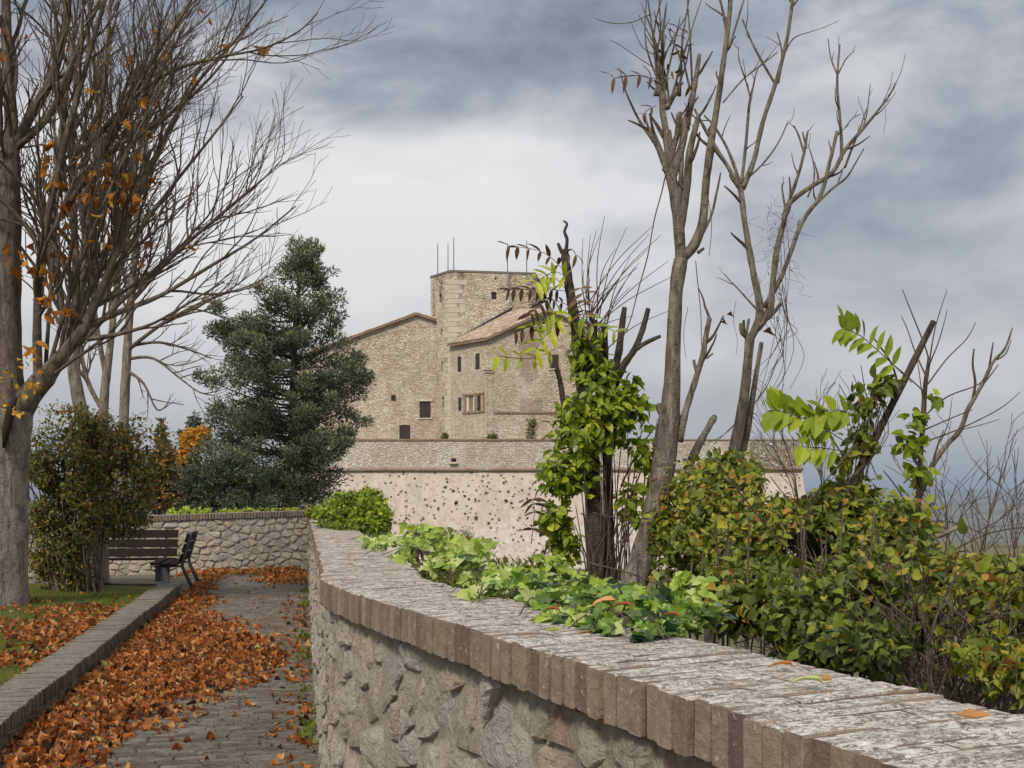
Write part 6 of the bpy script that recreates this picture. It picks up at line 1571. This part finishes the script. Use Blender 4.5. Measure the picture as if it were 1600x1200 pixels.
CF_R = dict(seg=.05, jit=.22, up=.01, rmin=.0016, levels=3, kids=[6, 5], ref=[.5, .3], ang=(25, 60), bias=Vector((0, 0, .05)), maxl=.5, minl=.05)
def brush():
    rng = random.Random(911); t = thing('dry_brush', 'tangle of dry brown twigs behind the coping right of the creeper', 'brush', P(1430, 1060, 2.9)); S = MB(); tips = []
    for k in range(70):
        x = rng.uniform(1300, 1600); z = np.interp(x, [1300, 1600], [3.2, 2.5]) + rng.uniform(-.15, .5); a = P(x, 1080, z); a.z = min(a.z, .9); root(S, a, .004)
        if out_dist(a.x, a.y) < COPW + .08: continue
        d = Vector((rng.uniform(-.9, .6), rng.uniform(-.1, .4), 1)); grow(S, a, d, rng.uniform(.25, .62), rng.uniform(.003, .007), 1, CF_R, tips, rng)
    S.obj('twigs', BARK_TWIG, t, kind='stuff')
    ins = []
    for p, d in tips:
        if rng.random() < .10 and behind_wall(p): s = rng.uniform(.03, .055); ins.append((rng.choice(['ovate', 'ovate2']), frame(p, d + rv(rng) * .6, rv(rng) + Vector((0, -.5, .5)), s), clampv(rng.gauss(.5, .2)), s))
    scatter(ins, CREEPLEAF, t, 'leaf', 'foliage', 150, 9)
brush()
def edge_shrub():
    rng = random.Random(921); t = thing('yellowing_shrub', 'yellow green shrub at the right edge behind the coping', 'shrub', P(1540, 1060, 2.8)); S = MB()
    for k in range(16):
        x = rng.uniform(1450, 1620); z = rng.uniform(2.7, 3.3); a = P(x, 1090, z)
        if out_dist(a.x, a.y) < COPW + .06: continue
        root(S, a, 3 * z / F); limb(S, [(x, 1090, 3), (x + rng.gauss(5, 15), 990, 2.4), (x + rng.gauss(10, 30), 900, 1.4)], z, 5, 4, 0, 0, rng)
    S.obj('stems', BARK_TWIG, t)
    bl = [PB(1520, 930, 3.0, 52, 50, .25), PB(1580, 960, 2.8, 45, 70, .25), PB(1550, 1030, 2.6, 60, 40, .2), PB(1490, 890, 3.2, 36, 26, .2), PB(1600, 900, 2.9, 36, 30, .2), PB(1470, 960, 3.1, 36, 40, .2), PB(1600, 1060, 2.4, 36, 36, .15)]
    ins = foliage(bl, 1900, .036, rng, ['ovate', 'ovate2', 'lance'], lambda p, tt, r: clampv(r.gauss(.55, .18) if r.random() > .12 else r.uniform(.8, 1)), .3, .30, 5, .2, .6, 0, behind_wall)
    scatter(ins, CREEPLEAF, t, 'leaf', 'foliage', 300, 9)
edge_shrub()
def pole_and_saplings():
    rng = random.Random(931)
    Z = 4.0; t = thing('cut_pole', 'straight cut branch slanting up out of the creeper with a pinnate green frond', 'branch', P(1330, 800, Z)); S = MB()
    root(S, P(1310, 800, Z), 7 * Z / F); limb(S, [(1310, 800, 7), (1340, 740, 6.5), (1375, 670, 6), (1410, 600, 5.6), (1435, 550, 5.2), (1459, 502, 4.6)], Z, 8, 4, .05, 0, rng, .04); S.obj('stem', BARK_DARK, t, True)
    ins = []; S2 = MB()
    limb(S2, [(1404, 604, 2), (1396, 575, 1.6), (1385, 555, 1.5), (1365, 528, 1.2)], Z, 5, 4, 0, 0, rng)
    frond(S2, ins, [(1425, 598, 0), (1385, 560, -.03), (1345, 525, -.06), (1318, 514, -.08)], Z, 9, .085, rng, .55, ('lance', 'ovate'), .15)
    frond(S2, ins, [(1320, 690, 0), (1285, 668, -.03), (1245, 650, -.06), (1212, 640, -.08)], Z, 9, .09, rng, .6, ('ovate', 'lance'), .2); frond(S2, ins, [(1340, 650, 0), (1300, 640, -.03), (1262, 652, -.06)], Z, 5, .09, rng, .62, ('ovate', 'lance'), .1); frond(S2, ins, [(1320, 705, 0), (1285, 700, -.03), (1255, 698, -.06)], Z, 5, .085, rng, .62, ('ovate', 'lance'), .1)
    S2.obj('stalks', BARK_RED, t); scatter(ins, LIMELEAF, t, 'leaflet', 'more_leaflets', 150, 5)
    bl = [PB(1350, 630, Z, 30, 32, .1), PB(1385, 600, Z, 26, 18, .1), PB(1345, 690, Z, 26, 32, .1), PB(1330, 720, Z, 30, 20, .1)]
    ins = foliage(bl, 260, .045, rng, ['ovate', 'ovate2'], lambda p, tt, r: clampv(r.gauss(.5, .2)), .2, .3, 7, .4)
    tc_ = thing('climber', 'small leafy climber hanging on the slanting cut branch', 'climber', P(1340, 770, Z)); b = MB()
    for k in range(14): limb(b, [(1345 + rng.gauss(0, 12), 750, .8), (1350 + rng.gauss(0, 18), 680, .8), (1365 + rng.gauss(0, 26), rng.uniform(570, 640), .6)], Z + rng.uniform(-.08, .08), 4, 4, 0, 0, rng)
    b.obj('stems', BARK_TWIG, tc_); scatter(ins, CREEPLEAF, tc_, 'leaf', 'foliage', 260, 6)
    # reddish sapling
    Z = 4.6; t = thing('sapling', 'reddish bare sapling with thin upright whips right of the cut branch', 'sapling', P(1440, 900, Z)); S = MB()
    root(S, P(1432, 900, Z), 5 * Z / F); limb(S, [(1432, 900, 5), (1434, 800, 4.5), (1438, 720, 4), (1442, 660, 4), (1446, 600, 3.6), (1452, 560, 3)], Z, 7, 4, .05, 0, rng, .05); S.obj('trunk', BARK_RED, t, True); T = MB()
    for px in ([(1452, 565, 1.6), (1445, 540, 1.2), (1425, 490, 1), (1410, 452, .6)], [(1448, 590, 1.4), (1430, 550, 1.1), (1418, 515, .9), (1408, 493, .5)], [(1453, 560, 1.4), (1462, 510, 1), (1480, 452, .5)], [(1452, 570, 1.3), (1468, 530, 1), (1480, 485, .5)], [(1450, 600, 1.4), (1480, 560, 1.1), (1510, 530, .9), (1525, 503, .5)], [(1447, 615, 1.2), (1420, 590, 1), (1390, 565, .7)], [(1445, 650, 1.4), (1480, 620, 1.2), (1530, 600, 1), (1550, 575, .6)], [(1444, 672, 1.3), (1490, 652, 1.1), (1520, 640, .7)], [(1446, 690, 1.3), (1500, 670, 1.1), (1560, 640, .9), (1595, 612, .5)], [(1444, 640, 1), (1436, 580, .8), (1432, 555, .5)], [(1500, 672, .9), (1540, 662, .7), (1562, 655, .4)], [(1470, 690, .9), (1482, 660, .7), (1488, 620, .4)]): limb(T, px, Z, 5, 4, 0, rng.uniform(-.05, .05), rng)
    T.obj('whips', BARK_RED, t)
    ins = foliage([PB(1425, 690, Z, 22, 26, .08), PB(1430, 650, Z, 20, 14, .08), PB(1432, 735, Z, 18, 18, .08), PB(1458, 620, Z, 8, 10, .04)], 90, .06, rng, ['ovate', 'ivy2'], lambda p, tt, r: clampv(r.gauss(.5, .15)), .2, 0, 5, .4)
    scatter(ins, LIMELEAF, t, 'leaf', 'foliage', 200, 6)
    # forked grey bare stem
    Z = 4.9; t = thing('bare_sapling', 'forked grey bare stem leaning right over the valley', 'sapling', P(1420, 900, Z)); S = MB()
    root(S, P(1405, 880, Z), 5 * Z / F); limb(S, [(1405, 880, 5), (1425, 800, 4.6), (1450, 740, 4.3), (1475, 700, 4), (1500, 672, 3.8), (1512, 640, 3.6), (1535, 600, 3), (1552, 565, 2.6), (1570, 545, 2), (1582, 512, 1)], Z, 7, 4, .06, 0, rng, .06); T = MB()
    for px in ([(1518, 632, 2.6), (1524, 600, 2.2), (1520, 570, 1.8), (1522, 545, 1.2)], [(1545, 580, 2), (1548, 560, 1.6), (1552, 535, 1)], [(1558, 562, 1.4), (1572, 552, 1.1), (1580, 530, .6)], [(1528, 610, 1.2), (1545, 590, 1.2), (1560, 570, .8)], [(1430, 800, 2.4), (1450, 750, 2), (1464, 700, 1.6), (1475, 672, 1)], [(1440, 770, 1.6), (1425, 745, 1.2), (1412, 755, 1)], [(1425, 800, 1.4), (1400, 760, 1.2), (1380, 735, .8)]): limb(T, px, Z, 5, 4, 0, 0, rng)
    S.obj('trunk', BARK_AIL, t, True); T.obj('branches', BARK_RED, t)
    # bare bushes above the valley
    RS[0] = .6; cf = dict(CF_T); cf.update(levels=3, kids=[5, 4], rmin=.0014, up=.05)
    for (px, Z, lab, sd) in (([(1525, 930, 3), (1530, 880, 2.6), (1540, 830, 2.2), (1555, 780, 1.8), (1568, 720, 1)], 4.6, 'leafless shrub with curled tips against the hazy hills', 941), ([(1470, 900, 2.6), (1480, 840, 2), (1478, 790, 1.6), (1470, 750, 1)], 4.4, 'small leafless shrub between the grey stem and the hazy hills', 942), ([(1590, 930, 2.4), (1585, 860, 1.8), (1592, 800, 1)], 4.2, 'leafless twigs at the right edge above the yellowing shrub', 943), ([(1250, 800, 2.4), (1240, 740, 1.8), (1225, 690, 1.4), (1205, 650, 1)], 5.2, 'leafless twigs rising left of the frond before the bastion', 944), ([(1330, 780, 2), (1338, 720, 1.6), (1345, 690, 1)], 5.0, 'leafless twigs right of the bastion corner', 945), ([(1290, 790, 2), (1278, 720, 1.8), (1268, 650, 1.2)], 5.3, 'leafless upright twigs at the bastion corner', 946)):
        rr = random.Random(sd); t = thing('bare_shrub', lab, 'shrub', P(px[0][0], px[0][1], Z)); S = MB(); tips = []; pp, r2 = limb(S, px, Z, 6, 4, .05, 0, rr); root(S, pp[0], r2[0]); spawn(S, pp, r2, .75, 1, cf, tips, rr, .2)
        for k in range(2):
            q = [(x + (i * rr.uniform(-14, 14)), y + 10, r * .7) for i, (x, y, r) in enumerate(px)]; pp, r2 = limb(S, q, Z + .05, 5, 4, .05, 0, rr); spawn(S, pp, r2, .6, 2, cf, tips, rr, .2)
        S.obj('branches', BARK_RED, t)
    RS[0] = 1.0
    # cut stub sticking out of the thicket
    t = thing('cut_branch', 'short sawn grey branch sticking out to the right of the creeper', 'branch', P(1440, 850, 3.7)); S = MB(); root(S, P(1420, 856, 3.7), 5 * 3.7 / F); limb(S, [(1420, 856, 5), (1450, 842, 5), (1475, 834, 4.4), (1497, 823, 3.6)], 3.7, 7, 3, .05, 0, rng); S.obj('stem', BARK_AIL, t, True)
pole_and_saplings()

# ================================================================== houses far down in the valley
def houses():
    rng = random.Random(951); pl = m_flat('pale_render', (.55, .52, .47), nz=.5); rf = m_flat('far_roof', (.34, .2, .14), nz=.5)
    labs = ['pale house far down in the valley nearest the right edge', 'pale house in the hazy valley just left of the edge twigs', 'far white house beneath the nearer hazy ridge', 'tiny far house by the leafless shrub tips', 'tiny pale house farthest left in the hazy valley', 'long low pale building in the hazy valley']
    for i, (x, Y) in enumerate(((1570, 1450), (1545, 1500), (1525, 1750), (1580, 1900), (1490, 1600), (1556, 1650))):
        X = (x - 800) * Y / F; z = ground_h(X, Y) - .5; t = thing('house', labs[i], 'house', (X, Y, z), 'houses far down in the valley'); w, d, h = rng.uniform(10, 16) * (2 if i == 5 else 1), rng.uniform(8, 11), rng.uniform(5, 8)
        b = MB(); b.box((X, Y, z + h / 2), (w, d, h)); b.obj('wall', pl, t)
        b = MB(); a = [Vector((X + sx * (w / 2 + .4), Y + sy * (d / 2 + .4), z + h)) for sy in (-1, 1) for sx in (-1, 1)] + [Vector((X - w / 2 - .4, Y, z + h + 2.6)), Vector((X + w / 2 + .4, Y, z + h + 2.6))]
        b.add(a, [(0, 1, 5, 4), (2, 4, 5, 3), (0, 4, 2), (1, 3, 5), (0, 2, 3, 1)]); b.obj('roof', rf, t)
        for k in range(3):
            b = MB(); b.box((X - w / 3 + k * w / 3, Y - d / 2 - .03, z + h * .6), (1.1, .1, 1.5)); b.obj('window', SHUTTER, t)
houses()

# ================================================================== hazy valley air
def haze():
    b = MB(); b.box((0, 3200, -30), (24000, 19000, 240)); k = NT('valley_air'); v = k.n('ShaderNodeVolumePrincipled'); v.inputs['Color'].default_value = (.62, .74, .93, 1); v.inputs['Density'].default_value = HAZE; v.inputs['Anisotropy'].default_value = .2
    k.t.links.new(v.outputs[0], k.out.inputs['Volume']); o = b.obj('haze', k.m); o['kind'] = 'stuff'; o.display_type = 'WIRE'
    tag(o, 'pale blue haze over the valley and far hills', 'haze', kind='stuff')
HAZE = .00020
haze()
